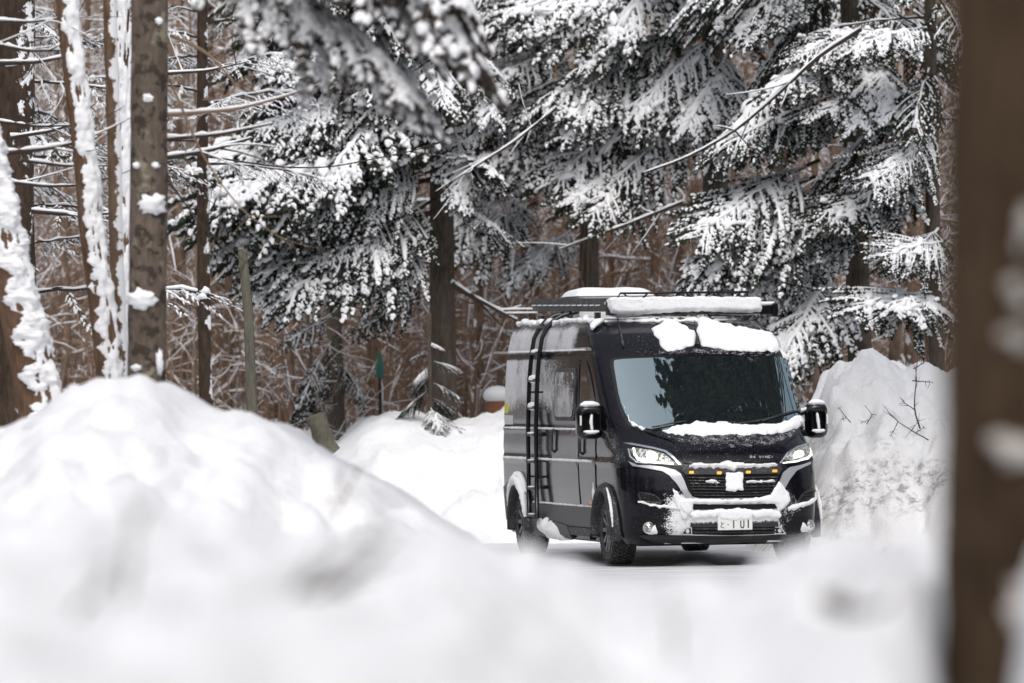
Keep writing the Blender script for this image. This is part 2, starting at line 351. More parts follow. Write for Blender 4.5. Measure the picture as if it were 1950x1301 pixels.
def make_bough(seed, L=3.0, pads=0, fin=1., droop=.55, dense=1.0, snow=1.0, wide=.95, nr=.042, sr=.040):
    """ a fir limb reaching along +X, its fans drooping; returns (limb and needles mesh, snow mesh) """
    R = np.random.default_rng(seed); wood, nb, sb = MB(), MB(), MB()
    k = 12; t_ = np.linspace(0, 1, k)
    wob = np.cumsum(R.normal(0, .02, k))
    path = np.stack([L * t_ * (1 - .12 * t_), wob * L * .25, -droop * L * (.25 * t_ + .38 * t_ ** 2) + R.normal(0, .006, k)], 1)
    path[0] = 0
    wood.tube(path, .030 * L / 3 * (1 - .82 * t_), 6)
    def on(tt): return np.array([np.interp(tt, t_, path[:, q]) for q in range(3)])
    n2 = int(L / .095 * dense); side = 1
    for i in range(n2):
        tt = .16 + .84 * (i + R.random() * .6) / n2
        if tt > 1: tt = 1.
        p = on(tt); T = nrm(on(min(1, tt + .03)) - on(max(0, tt - .03))); side = -side
        shape = min(1, tt / .32) ** .8 * (1 - .80 * max(0, tt - .25) / .75)
        l2 = L * .36 * wide * shape * (.7 + .5 * R.random()) + .10
        ang = side * (1.0 - .25 * tt + R.normal(0, .12)); d2 = rot2(nrm(np.array([T[0], T[1], 0])), ang); d2 = nrm(d2 + np.array([0, 0, T[2] * .8 - .22 + R.normal(0, .10)]))
        m_ = 6; q_ = np.linspace(0, 1, m_)
        pp = p + d2 * (l2 * q_)[:, None] + np.outer(q_ ** 2, [0, 0, -.30 * l2 * (droop + .35)]) + np.outer(q_ ** 2, nrm(np.array([T[0], T[1], 0])) * l2 * .18)
        wood.tube(pp, .009 * (1 - .7 * q_), 4, cap=False)
        n3 = max(2, int(l2 / (.045 * fin))); s3 = 1
        full = R.random()
        for j in range(n3 + 1):
            u_ = .10 + .90 * (j + R.random() * .4) / n3; u_ = min(u_, 1.)
            b0 = np.array([np.interp(u_, q_, pp[:, q]) for q in range(3)])
            Tt = nrm(pp[min(m_ - 1, int(u_ * (m_ - 1)) + 1)] - pp[max(0, int(u_ * (m_ - 1)) - 0) if u_ < 1 else m_ - 2])
            s3 = -s3; l3 = fin * (.075 + .12 * R.random()) * (1.1 - .45 * u_)
            a3 = s3 * (.75 + R.normal(0, .15)) if j < n3 else R.normal(0, .1)
            d3 = rot2(nrm(np.array([Tt[0], Tt[1], 1e-4])), a3); d3 = nrm(d3 + np.array([0, 0, Tt[2] * .8 - .30 - .25 * R.random()]))
            b1 = b0 + d3 * l3
            needle_spray(nb, b0, b1, nr * (.8 + .4 * R.random()), R)
            if R.random() < .90 * snow:
                c1 = b0 + d3 * l3 * (.55 + .42 * R.random())
                snow_finger(sb, b0 + d3 * l3 * .05, c1, sr * (.55 + .65 * R.random()) * (1 if full > .25 else .6), R)
        if R.random() < .85 * snow:                  # along the branchlet
            e_ = int(m_ * (.6 + .4 * R.random())); 
            if e_ >= 3: sb.tube(pp[:e_] + R.normal(0, .006, (e_, 3)), sr * .75 * (1 + R.normal(0, .25, e_)).clip(.4, 1.6), 6, flat=.7, lift=.8)
    if snow > .3:
        sb.tube(path[1:-1] + R.normal(0, .012, (k - 2, 3)), (np.linspace(.022, .034, k - 2) * (1 + R.normal(0, .3, k - 2))).clip(.008, .05), 6, flat=.6, lift=.9)
        for _ in range(pads):
            tt = .35 + .62 * R.random(); p = on(tt) + np.array([0, R.normal(0, .28) * (1.2 - tt), -.02]); dd = nrm(np.array([1, R.normal(0, .5), -.5])) * .13
            snow_finger(sb, p - dd, p + dd, .038 + .035 * R.random(), R, lift=.5, n=8)
        for _ in range(int(5 * snow * L / 3)):
            tt = .45 + .5 * R.random(); p = on(tt) + R.normal(0, .06, 3) * [1, 3, .2]
            snow_finger(sb, p - [.06, 0, 0], p + [.07, 0, -.04], .04 + .03 * R.random(), R, lift=.4, n=8)
    nw = sum(len(f_) for f_ in wood.f); 
    allb = MB(); allb.v = wood.v + nb.v
    off = 0; fs = []
    for f_ in wood.f: fs.append(f_)
    for f_ in nb.f: g_ = f_.copy(); g_ = np.where(g_ < 0, -1, g_ + wood.n); fs.append(g_)
    allb.f = fs; allb.n = wood.n + nb.n
    # triangle marker: negative last index
    me = allb.mesh('bough_mesh'); me.materials.append(M_TWIG); me.materials.append(M_NEEDLE)
    idx = np.ones(len(me.polygons), dtype=np.int32); idx[:nw] = 0
    me.polygons.foreach_set('material_index', idx)
    return me, sb.mesh('bough_snow_mesh') if sb.n else None

def set_mat(me, *ms):
    me.materials.clear()
    for q in ms: me.materials.append(q)
DRP = [.22, .32, .42, .28, .5, .36, .6, .6, .25, .45, .18, .55]
SN_ = [1, 1, .95, 1, 1, .9, .45, .45, .95, 1, .9, 1]; WD_ = [.95, 1.15, .8, 1.0, .75, 1.25, 1, 1, .65, 1.1, 1.3, .9]
BOUGH = [make_bough(100 + i, droop=DRP[i], snow=SN_[i], sr=.021 + .006 * (i % 3), nr=.038, dense=1.35, wide=WD_[i], pads=(3, 8, 5)[i % 3], fin=.8) for i in range(6)]
BOUGH += [make_bough(130 + i, droop=.6, snow=.45, dense=.9, sr=.026) for i in range(2)]
BOUGH += [make_bough(150 + i, droop=DRP[i], snow=SN_[i], sr=.021 + .006 * (i % 3), nr=.038, dense=1.35, wide=WD_[i], pads=(3, 8, 5)[i % 3], fin=.8) for i in range(8, 12)]
BARE_B = [make_bough(140 + i, L=3.0, droop=.3, dense=.55, snow=.75, nr=.010, sr=.020) for i in range(2)]
for a_, b_ in BOUGH + BARE_B:
    set_mat(b_, M_SNOWT)
# needles split out of the limb mesh keep their own slot
TRI = lambda o: None

def place_bough(parent, var, loc, az, tilt, s, roll=0, flip=False, lib=None):
    """ loc in the tree's frame; az: heading of the limb; tilt: upward (+) or downward (-) pitch in radians """
    lib = lib or BOUGH
    o = link('bough', lib[var][0], None, parent); o.location = loc
    M = Matrix.Rotation(az, 3, 'Z') @ Matrix.Rotation(-tilt, 3, 'Y') @ Matrix.Rotation(roll, 3, 'X')
    o.rotation_euler = M.to_euler(); o.scale = (s, -s if flip else s, s * (.9 + .2 * random.random()))
    if lib[var][1] is not None:
        q = link('snow', lib[var][1], None, o, kind='stuff')
    return o

def trunk_mesh(h, r0, r1, lean=(0, 0), seed=0, n=14, snow_line=None, z0=-1.2, wob=.012):
    R = np.random.default_rng(seed); k = 22; tt = np.linspace(0, 1, k); z = z0 + (h - z0) * tt
    P = np.stack([lean[0] * z + wob * h * .3 * np.sin(tt * 5 + seed), lean[1] * z + wob * h * .2 * np.cos(tt * 4 + seed * 2), z], 1)
    P[:, 0] -= np.interp(0, z, P[:, 0]); P[:, 1] -= np.interp(0, z, P[:, 1])
    rad = r0 + (r1 - r0) * np.clip(z / h, 0, 1) + r0 * .35 * np.exp(-np.clip(z, 0, None) / .25)
    rad = rad * (1 + R.normal(0, .02, k)); b = MB(); b.tube(P, rad, n)
    return b, P, rad

def in_view(p, m=140):
    if p.y < 3: return False
    x, y = proj(p); return -m < x < 1950 + m and -m < y < 1301 + m

def fir(px, Y, h, r, label, seed, z0=2.0, z1=None, Lb=3.0, step=.28, bias=None, spread=pi, cat='fir tree', group='snow-laden firs around the clearing',
        py_base=None, tilt=(-.45, -.05), name='fir_tree', gap=(), top=9.5, lean=(0, 0), trunk_mat=None, dead=0., cull=True):
    R = random.Random(seed)
    p = at(px, 728, Y); gz = ground_h(p.x, Y)
    T = empty(name, (p.x, Y, gz)); tag(T, label, cat, group)
    b, P, rad = trunk_mesh(h, r, .03, lean, seed); b.build('trunk', trunk_mat or M_FIRBARK, T)
    z = z0; i = 0
    while z < min(h - .3, top):
        k = 1 if step < .3 else 2
        az = i * 2.399 + R.uniform(-.5, .5)
        if bias is not None: az = bias + R.uniform(-spread, spread)
        fall = (1 - .75 * max(0, z - .35 * h) / (.65 * h))
        s = Lb / 3.0 * fall * R.uniform(.75, 1.15)
        x0 = np.interp(z, P[:, 2], P[:, 0]); y0 = np.interp(z, P[:, 2], P[:, 1])
        tl = R.uniform(*tilt)
        mid = Vector((p.x + x0 + math.cos(az) * s * 1.5, Y + y0 + math.sin(az) * s * 1.5, gz + z + tl * s))
        if not cull or in_view(mid, 260) :
            if R.random() < dead: place_bough(T, R.randrange(2), (x0, y0, z), az, tl + .15, s, R.uniform(-.3, .3), R.random() < .5, BARE_B)
            else: place_bough(T, R.randrange(len(BOUGH)) if R.random() > .15 else R.randrange(6), (x0, y0, z), az, tl, s, R.uniform(-.25, .25), R.random() < .5)
        z += step * R.uniform(.6, 1.4); i += 1
    return T

# --- firs that frame the clearing (image columns and distances give their places in the wood)
FG = 'snow-laden firs around the clearing'
A_L, A_DL = math.radians(200), math.radians(215)
FA = fir(845, 71.5, 15, .19, 'tall fir with thick mossy trunk rising behind the low bank left of the van', 11, z0=5.4, Lb=3.3, step=.12, lean=(-.012, 0), tilt=(-.45, -.05), bias=A_L + .5, spread=1.7)
FD = fir(1120, 77, 14, .16, 'fir with dark trunk rising straight behind the roof rack of the van', 12, z0=6.2, Lb=2.8, step=.16, tilt=(-.4, 0.), dead=.15, bias=A_L + .6, spread=2.2)
FB = fir(1365, 73, 16, .20, 'fir whose boughs droop to the left above the windscreen of the van', 13, z0=6.4, Lb=3.2, step=.13, tilt=(-.4, 0), bias=A_L + .5, spread=1.9)
FC = fir(1640, 70, 15, .17, 'fir with low white boughs right of the van roof, above the ploughed bank', 14, z0=5.6, Lb=2.6, step=.15, tilt=(-.4, -.05), bias=A_L + .7, spread=2.0)
FE = fir(1790, 68.5, 13, .11, 'fir beside the blurred near trunk, with sparse boughs over the ploughed bank', 15, z0=5.0, Lb=1.9, step=.26, tilt=(-.4, 0), dead=.3)
FF = fir(640, 76, 14, .11, 'fir standing between the left pile and the thick mossy trunk', 16, z0=6.0, Lb=2.4, step=.22, tilt=(-.4, -.1), dead=.1)
fir(1010, 83, 15, .16, 'fir deep in the wood just left of the roof rack', 17, z0=7.0, Lb=3.0, step=.2, tilt=(-.4, 0), bias=-pi / 2, spread=2.)
fir(1480, 80, 15, .18, 'fir deep in the wood behind the right roof corner', 18, z0=6.8, Lb=3.0, step=.19, tilt=(-.4, 0), bias=-pi / 2, spread=2.)
fir(520, 84, 14, .13, 'fir deep in the wood behind the blurred hanging boughs', 19, z0=7.0, Lb=3.0, step=.2, tilt=(-.4, 0), dead=.2, bias=-pi / 2, spread=2.)
RB = random.Random(99)
def hang(tree, base, tip, Yb, Yt, n=2, spread=.22, vs=(0, 1, 2, 3, 4, 5, 8, 9, 10, 11)):
    """ boughs of one tree that reach from one place to another, side by side """
    for q in range(n):
        A = at(*base, Yb); B = at(*tip, Yt); j = lambda: RB.uniform(-1, 1) * spread * (q > 0)
        A = A + Vector((j() * .5, j() * 1.5, j())); B = B + Vector((j() * 1.4, j() * 2, j()))
        d = B - A; v = RB.choice(vs); hl = math.hypot(d.x, d.y)
        place_bough(tree, v, A - tree.location, math.atan2(d.y, d.x), math.atan2(d.z, hl) + math.atan(.66 * DRP[v]), d.length / 2.75, RB.uniform(-.65, .1), RB.random() < .5)
for tr, Yb, rows in (
    (FB, 72.6, [((1310, 120), (1074, 357), 3), ((1384, 146), (1180, 370), 2), ((1290, 0), (992, 40), 3), ((1250, 105), (1033, 175), 3), ((1330, 60), (1100, 130), 2), ((1220, 300), (1144, 404), 2), ((1370, 60), (1250, 240), 2), ((1400, 100), (1330, 230), 2), ((1260, 180), (1100, 260), 2)]),
    (FC, 69.6, [((1618, 190), (1400, 268), 2), ((1560, 305), (1349, 439), 2), ((1630, 351), (1361, 515), 3), ((1589, 223), (1490, 264), 2), ((1771, 293), (1636, 363), 2), ((1636, 457), (1443, 562), 2), ((1600, 500), (1519, 690), 3), ((1771, 328), (1577, 422), 2), ((1640, 420), (1500, 470), 2), ((1640, 560), (1590, 640), 1),
                ((1640, 100), (1480, 170), 2), ((1700, 40), (1560, 110), 2), ((1700, 160), (1600, 215), 2)]),
    (FE, 68.2, [((1794, 433), (1730, 510), 2), ((1780, 556), (1660, 600), 2), ((1790, 240), (1700, 330), 2), ((1790, 60), (1640, 90), 2)]),
    (FD, 76.4, [((1103, 176), (880, 250), 2), ((1020, 387), (880, 470), 2), ((1103, 428), (998, 515), 2), ((1130, 300), (960, 360), 2), ((1103, 90), (930, 150), 2), ((1150, 20), (900, 60), 2), ((1110, 240), (900, 320), 2)]),
    (FA, 71.2, [((837, 277), (422, 395), 4), ((840, 150), (520, 250), 3), ((845, 60), (560, 150), 2), ((860, 230), (900, 400), 1), ((823, 342), (461, 487), 4), ((800, 330), (520, 470), 3), ((830, 300), (600, 420), 3), ((760, 280), (450, 350), 2), ((830, 380), (640, 500), 2), ((820, 240), (560, 300), 2), ((817, 408), (540, 555), 3), ((790, 250), (422, 316), 3), ((830, 461), (659, 547), 2), ((850, 300), (980, 345), 1), ((870, 200), (640, 290), 3), ((880, 120), (700, 200), 2), ((850, 380), (960, 440), 1), ((840, 200), (560, 330), 2)])):
    for base, tip, n in rows: hang(tr, base, tip, Yb, Yb - RB.uniform(.8, 1.9), n)
for base, tip in [((817, 507), (725, 612)), ((817, 560), (700, 640)), ((640, 640), (575, 790)), ((640, 720), (590, 800)), ((640, 690), (700, 760)), ((640, 600), (560, 660))]:
    hang(FA if base[0] > 700 else FF, base, tip, 71 if base[0] > 700 else 74, 70.5 if base[0] > 700 else 73.5, 1, vs=(6, 7))
# dead-limbed firs at the far left, bare horizontal limbs with snow on them
fir(45, 62, 14, .24, 'dark thick fir trunk at the left edge with dead level limbs', 21, z0=2.6, Lb=2.4, step=.17, tilt=(-.10, .12), dead=1.0, trunk_mat=M_DARKBARK, group='dead-limbed firs at the left')
fir(395, 66, 13, .09, 'slim fir with dead snowy limbs right of the grey trunk', 22, z0=4.6, Lb=2.2, step=.2, tilt=(-.05, .18), dead=1.0, trunk_mat=M_DARKBARK, group='dead-limbed firs at the left')
# the small fir growing out of the left bank beside the mossy trunk
fir(820, 69.3, 1.5, .02, 'small snow-covered sapling fir at the foot of the mossy trunk', 25, z0=.15, Lb=.55, step=.09, tilt=(-.5, .1), top=1.5, name='fir_sapling', group=None).location.z = at(820, 815, 69.3).z - .1

# near fir on the left, out of focus, its boughs hanging into the top of the picture
p0 = at(300, -500, 36)
Tn = empty('fir_tree', (at(284, 728, 46.8).x, 46.8, .3)); tag(Tn, 'near blurred fir whose yellowish boughs hang into the top left', 'fir tree')
b, P, rad = trunk_mesh(11, .09, .04, (0, 0), 5); b.build('trunk', M_FIRBARK, Tn)
BOUGHN = []
for i in range(3):
    me, ms = make_bough(160 + i, L=3.0, droop=.55, snow=1.0, dense=.9, sr=.040, nr=.045, pads=3); set_mat(me, M_TWIG, M_NEEDLE2); set_mat(ms, M_SNOWT); BOUGHN.append((me, ms))
YN = 37
for (bx, by), (tx, ty), var in [((330, -330), (930, 190), 0), ((330, -120), (800, 260), 1), ((330, -480), (880, 60), 2), ((330, -200), (600, 110), 1), ((520, -30), (780, 300), 1), ((380, -160), (720, 40), 0), ((420, -90), (640, 60), 2), ((450, -260), (930, 110), 1), ((560, -120), (860, 190), 2), ((600, -100), (900, 60), 1)]:
    A = at(bx, by, YN + 1.0); B = at(tx, ty - 45, YN); d = B - A
    az = math.atan2(d.y, d.x); hl = math.hypot(d.x, d.y); s = d.length / 2.9
    place_bough(Tn, var, A - Tn.location, az, math.atan2(d.z, hl) + .42, s, random.uniform(-.5, .1), False, BOUGHN)

# --- bare trees
def bare_tree_meshes(seed, h=11, r=.06, nb=34, up=.55, twig=1.0, snow=1.0):
    R = np.random.default_rng(seed); W, S = MB(), MB()
    k = 14; tt = np.linspace(0, 1, k); z = -.6 + (h + .6) * tt
    P = np.stack([np.cumsum(R.normal(0, .05, k)), np.cumsum(R.normal(0, .05, k)), z], 1); P[:, :2] -= P[1, :2]
    Tb = MB(); Tb.tube(P, r * (1 - .75 * tt), 7)
    def limb(p, d, L, rr, lev):
        m_ = 6 if lev == 1 else 4; q = np.linspace(0, 1, m_)
        bend = R.normal(0, .22, 3); bend[2] += (.15 if lev == 1 else -.1)
        pp = p + d * (L * q)[:, None] + np.outer(q ** 2, bend * L) + R.normal(0, .02 * L, (m_, 3)) * (q[:, None] > 0)
        W.tube(pp, rr * (1 - .7 * q), 5 if lev == 1 else 3, cap=False)
        sl = abs((pp[-1] - pp[0])[2]) / (np.linalg.norm(pp[-1] - pp[0]) + 1e-6)
        if R.random() < snow and sl < .88:
            S.tube(pp, (rr * .9 + .004) * (1 - .45 * q) * (1 + R.normal(0, .2, m_)).clip(.5, 1.5), 5 if lev < 3 else 3, flat=.8, lift=.9, cap=False)
        if lev < 3:
            for _ in range(int((6 if lev == 1 else 3) * twig)):
                u = .25 + .75 * R.random(); b0 = np.array([np.interp(u, q, pp[:, a]) for a in range(3)])
                dd = nrm(d + R.normal(0, .65, 3) + [0, 0, .1]); limb(b0, dd, L * (.3 + .25 * R.random()), rr * .5, lev + 1)
    for i in range(nb):
        u = .05 + .93 * R.random() ** 1.35; p = np.array([np.interp(u, tt, P[:, a]) for a in range(3)])
        az = R.random() * 2 * pi; d = nrm(np.array([math.cos(az), math.sin(az), up * R.uniform(-.2, 1.6)]))
        limb(p, d, (1.5 - .8 * u) * R.uniform(.5, 1.1), r * .28 * (1.1 - .6 * u), 1)
    return Tb.mesh('bare_trunk_mesh'), W.mesh('bare_branch_mesh'), S.mesh('bare_snow_mesh')
VAR = [bare_tree_meshes(200 + i, h=10 + i % 3, r=[.045, .06, .09, .05, .12, .07][i], nb=[48, 40, 34, 54, 26, 44][i], snow=.5) for i in range(6)]
M_BT = mat('thicket_twigs', (.25, .18, .13), .85, spec=.2); M_BR = mat('rusty_twigs', (.28, .185, .13), .85, spec=.2)
LIB = {}
for ci, (mb_, mt_) in enumerate(((M_THICK, M_BT), (M_RUST, M_BR))):
    for i, (a_, b_, s_) in enumerate(VAR):
        a2, b2 = a_.copy(), b_.copy(); set_mat(a2, mb_); set_mat(b2, mt_)
        if ci == 0: set_mat(s_, M_SNOWT)
        LIB[(ci, i)] = (a2, b2, s_)
def bare(x, y, key, s, rz, label, group, hs_=1.0, name='bare_tree'):
    T = empty(name, (x, y, ground_h(x, y)), rz); T.scale = (s, s, s * hs_); tag(T, label, 'bare tree', group)
    a_, b_, s_ = LIB[key]; link('trunk', a_, None, T); o = link('branches', b_, None, T, kind='stuff'); link('snow', s_, None, T, kind='stuff')
    return T
R = random.Random(41)
for i in range(210):
    y = 80 + 60 * (i / 210) ** 1.2; half = y / FPX * 1100
    x = R.uniform(-half, half)
    bare(x, y, (0 if R.random() < .6 else 1, R.randrange(6)), R.uniform(.75, 1.3), R.uniform(0, 6.28),
         'slim bare brown tree in the dense snowy wood behind the clearing', 'bare trees of the dense wood')
SPOT = [(335, 79, 0, 4, 1.0), (372, 76, 0, 0, .8), (430, 80, 0, 2, 1.), (555, 77, 1, 1, .9), (600, 74, 0, 3, .8), (700, 79, 1, 0, .9), (770, 80, 0, 5, 1.), (905, 76, 1, 2, .9),
        (940, 80, 0, 1, 1.), (1060, 82, 1, 3, 1.), (1180, 84, 0, 5, 1.), (1235, 80, 1, 4, .8), (1300, 83, 0, 2, 1.), (1420, 84, 1, 1, 1.), (1545, 76, 0, 5, .9), (1580, 80, 1, 2, 1.),
        (1690, 74, 0, 4, .9), (1725, 78, 1, 0, 1.), (1745, 72, 1, 4, .8), (1795, 73, 0, 4, .9), (110, 78, 0, 1, 1.), (160, 82, 1, 5, 1.), (20, 80, 0, 2, 1.), (220, 79, 1, 3, .9)]
EDGE = ['slim bare tree just right of the grey left trunk', 'slender bare tree second to the right of the grey left trunk', 'thick bare trunk left of the olive-grey young trunk', 'rusty bare tree right of the olive-grey young trunk',
        'thin bare tree rising above the pale leaning stump', 'thin reddish bare tree left of the green marker', 'bare tree just right of the green marker', 'stout rusty bare tree right of the mossy trunk',
        'bare tree rising behind the rear corner of the van', 'slim rusty bare tree behind the roof rack rail', 'bare tree behind the white roof vent', 'stoutest rusty bare trunk behind the light frame',
        'thick bare trunk behind the middle of the light frame', 'rusty bare tree behind the right end of the light frame', 'bare tree between the van roof corner and the ploughed bank', 'rusty bare trunk above the left slope of the ploughed bank',
        'stout bare trunk above the peak of the ploughed bank', 'slim rusty bare tree above the upright twig', 'orange-brown bare trunk above the right end of the ploughed bank', 'stout bare trunk beside the near blurred tree',
        'bare tree between the leaning trunk and the snow-plastered birch', 'rusty bare tree behind the snow-plastered birch', 'thick bare trunk behind the leaning tree at the left edge', 'slim rusty bare tree behind the slim brown birch']
for i, (px, y, ci, v, s) in enumerate(SPOT):
    p = at(px, 728, y)
    bare(p.x, y, (ci, v), s, R.uniform(0, 6.28), EDGE[i], 'bare trees at the wood edge', 1.05)

def undergrowth():
    R = np.random.default_rng(55); W, S = MB(), MB()
    for i in range(5200):
        y = 77 + 45 * R.random() ** 1.3; x = R.uniform(-1, 1) * y * .098; g = ground_h(x, y) if i % 4 == 0 else .9
        h = R.uniform(1.0, 5.5); lean = R.normal(0, .22, 2); r = R.uniform(.006, .016)
        p = np.array([[x, y, g - .3], [x + lean[0] * h * .3, y + lean[1] * .3 * h, g + h * .5], [x + lean[0] * h + R.normal(0, .1), y + lean[1] * h, g + h]]); W.tube(p, r * np.array([1, .8, .4]), 3, cap=False)
        for _ in range(3):
            u = R.uniform(.25, 1); b0 = np.array([np.interp(u, [0, .5, 1], p[:, a]) for a in range(3)]); d = R.normal(0, 1, 3) * [1, .6, .55]; d = nrm(d) * R.uniform(.25, .9)
            q = np.array([b0, b0 + d * .6 + [0, 0, .03], b0 + d]); W.tube(q, r * .5 * np.array([1, .8, .5]), 3, cap=False)
            if R.random() < .24: S.tube(q, (r * .6 + .005) * np.array([.8, 1.2, .6]), 3, flat=.7, lift=.8, cap=False)
    tag(W.build('undergrowth', M_BR), 'brown tangle of bare undergrowth stems in the wood', kind='stuff')
    tag(S.build('undergrowth_snow', M_SNOWT), 'snow flecks lying on the brown undergrowth in the wood', kind='stuff')
undergrowth()

# --- single trunks on the left
def lone(name, px, py, Y, topx, topy, r0, r1, material, label, cat='tree', group=None, n=20, wob=0.004, seed=1, plaster=None, ext=1.35):
    A = at(px, py, Y); B = at(topx, topy, Y); d = B - A; B2 = A + d * ext; A2 = A - d * .25
    T = empty(name, A); tag(T, label, cat, group); L_ = (B2 - A2).length
    R_ = np.random.default_rng(seed); k = 24; tt = np.linspace(0, 1, k)
    P = np.array([(A2 - A) + (B2 - A2) * q for q in tt]); P[:, 0] += np.cumsum(R_.normal(0, wob, k)) 
    b = MB(); b.tube(P, (r0 + (r1 - r0) * tt) * (1 + R_.normal(0, .015, k)), n); b.build('trunk', material, T)
    if plaster:                                      # wind-packed snow: a ragged crust on one side of the trunk
        side_, th, cov = plaster; nz, na = 340, 17; V = []
        for i in range(nz + 1):
            q = i / nz; c0 = np.array([np.interp(q, tt, P[:, a]) for a in range(3)]); rr = r0 + (r1 - r0) * q
            for j in range(na + 1):
                w_ = (j / na - .5) * 2; a = side_ + w_ * cov * (.9 + .55 * noise.fractal(Vector((q * L_ * 6, w_ > 0, seed)), .6, 2, 5))
                h_ = th * math.sqrt(max(0, 1 - w_ * w_)) * (.45 + 1.25 * max(-.7, noise.fractal(Vector((math.cos(a) * 2, math.sin(a) * 2, q * L_ * 5 + seed)), .8, 2, 4))) - (.012 if abs(w_) > .98 else 0)
                V.append(c0 + np.array([math.cos(a), math.sin(a), 0]) * (rr + h_))
        b = MB(); b.add(V, [(i * (na + 1) + j, i * (na + 1) + j + 1, (i + 1) * (na + 1) + j + 1, (i + 1) * (na + 1) + j) for i in range(nz) for j in range(na)]); b.build('snow_crust', M_SNOWT, T)
    return T, P
M_SNB = bark_mat('snow_plastered_bark', (.10, .045, .020), (.20, .12, .07), 6, snow=1.0, sdir=(.8, -.62, .1), soft=-.02, patch=3.)
M_BIRCH = bark_mat('orange_brown_bark', (.07, .038, .022), (.19, .12, .078), 6)
M_SNB2 = bark_mat('snow_streaked_bark', (.10, .055, .030), (.19, .135, .095), 6, snow=1.0, sdir=(.9, -.25, .1), soft=.22, patch=3.)
PXM = lambda Y: FPX / Y
M_SNOWSH = mat('shaded_snow', (.55, .52, .49), .7)  # near-trunk snow, its shade put into the colour as a dull beige
def snow_lump(T, pts_r, mt=None):                    # blobs of snow stuck to a trunk
    for (p, rx, rz, d) in pts_r:
        b = MB(); R_ = np.random.default_rng(int(abs(p.x * 1e4)) % 9999); nu, nv = 14, 10; V = []
        for i in range(nv + 1):
            th = pi * i / nv
            for j in range(nu):
                a = 2 * pi * j / nu; q = Vector((math.sin(th) * math.cos(a), math.sin(th) * math.sin(a), math.cos(th)))
                k = .9 + .55 * noise.fractal(q * 2.6 + p * 7, .8, 2., 4); V.append((q.x * rx * k, q.y * d * k, q.z * rz * k))
        F = [(i * nu + j, i * nu + (j + 1) % nu, (i + 1) * nu + (j + 1) % nu, (i + 1) * nu + j) for i in range(nv) for j in range(nu)]
        b.add(V, F); o = b.build('snow_patch', mt or M_SNOWT, T); o.location = p - T.location
Ya = 45.0
TB, P = lone('beech_tree', 278, 720, Ya, 284, 0, .152, .146, M_GREYB, 'thick smooth grey-brown trunk with two snow patches, tallest in front at left', 'tree')
def side_pt(px, py, Y, r=.14): q = at(px, py, Y); q.y = Y - r; return q
snow_lump(TB, [(side_pt(273, 572, Ya), .125, .075, .06), (side_pt(290, 390, Ya), .115, .075, .06), (side_pt(284, 188, Ya), .045, .04, .03), (side_pt(305, 42, Ya), .03, .03, .02),
              (side_pt(262, 316, Ya), .03, .025, .02), (side_pt(298, 316, Ya), .035, .025, .02), (side_pt(306, 690, Ya), .03, .10, .03), (side_pt(262, 700, Ya), .05, .03, .04)])
lone('snowy_birch', 196, 600, 47, 128, 0, .110, .08, M_BIRCH, 'leaning trunk plastered white with snow, left of the grey trunk', 'tree', seed=3, plaster=(-.9, .035, 1.25))
lone('slim_birch', 232, 730, 48, 208, 0, .062, .055, M_SNB2, 'slim brown trunk between the snow-plastered one and the grey one', 'tree', seed=4)
lone('white_birch', 236, 735, 50, 236, 0, .075, .065, M_BIRCH, 'narrow white snowy trunk touching the grey trunk on its left', 'tree', seed=5, plaster=(-1.3, .03, 1.4))
lone('leaning_tree', 78, 790, 46, -20, 380, .19, .15, M_BIRCH, 'stout snow-covered trunk leaning out of the left edge', 'tree', seed=6, wob=.006, plaster=(-.85, .06, 1.2))
lone('young_tree', 481, 775, 55, 470, 480, .055, .045, M_OLIVEB, 'smooth olive-grey young trunk rising behind the left pile', 'tree', seed=7, ext=1.02)
lone('tree_stump', 628, 850, 52, 600, 790, .09, .085, M_OLIVEB, 'short pale leaning trunk at the right end of the left pile', 'tree', seed=8, ext=1.0)
TR, _ = lone('rough_tree', 20, 800, 58, 22, 0, .26, .22, M_DARKBARK, 'broad dark trunk with rough bark at the very left edge', 'tree', seed=9)

# bare branches crossing the left side
def branch(tree, pts, Y, r0, snow=True, material=None, twigs=0, seed=0):
    """ a bare limb that belongs to a tree: wood, and the snow lying along it """
    R_ = np.random.default_rng(seed); P = np.array([at(a, b, Y) for a, b in pts])
    O = P[0].copy(); P = P - O
    k = 16; s_ = np.linspace(0, len(P) - 1, k); PP = np.array([[np.interp(q, range(len(P)), P[:, a]) for a in range(3)] for q in s_])
    PP[1:-1] = .25 * PP[:-2] + .5 * PP[1:-1] + .25 * PP[2:]
    rr = r0 * np.linspace(1, .35, k); W = MB(); W.tube(PP, rr, 7)
    S = MB()
    if snow: S.tube(PP, rr * 1.05 * (1 + R_.normal(0, .2, k)), 6, flat=.8, lift=.85)
    for _ in range(twigs):
        u = R_.integers(3, k - 1); d = nrm(PP[u] - PP[u - 1]); dd = nrm(d + R_.normal(0, .6, 3) * [1, .4, 1]); L = R_.uniform(.2, .7)
        q = np.linspace(0, 1, 5)[:, None]; tp = PP[u] + dd * L * q + q ** 2 * R_.normal(0, .08, 3); W.tube(tp, r0 * .35 * np.linspace(1, .3, 5), 5)
        if snow and R_.random() < .6: S.tube(tp, r0 * .4 * np.linspace(1, .5, 5), 5, lift=.8)
    o = W.build('limb', material or M_TWIG, tree); o.location = Vector(O) - tree.location
    if S.n: S.build('snow', M_SNOWT, o, kind='stuff')
M_TAN = mat('tan_twig', (.24, .17, .115), .8, spec=.2)
branch(TB, [(318, 218), (380, 214), (450, 208), (520, 190), (630, 155)], 46.5, .022, True, M_TAN, 2, 1)
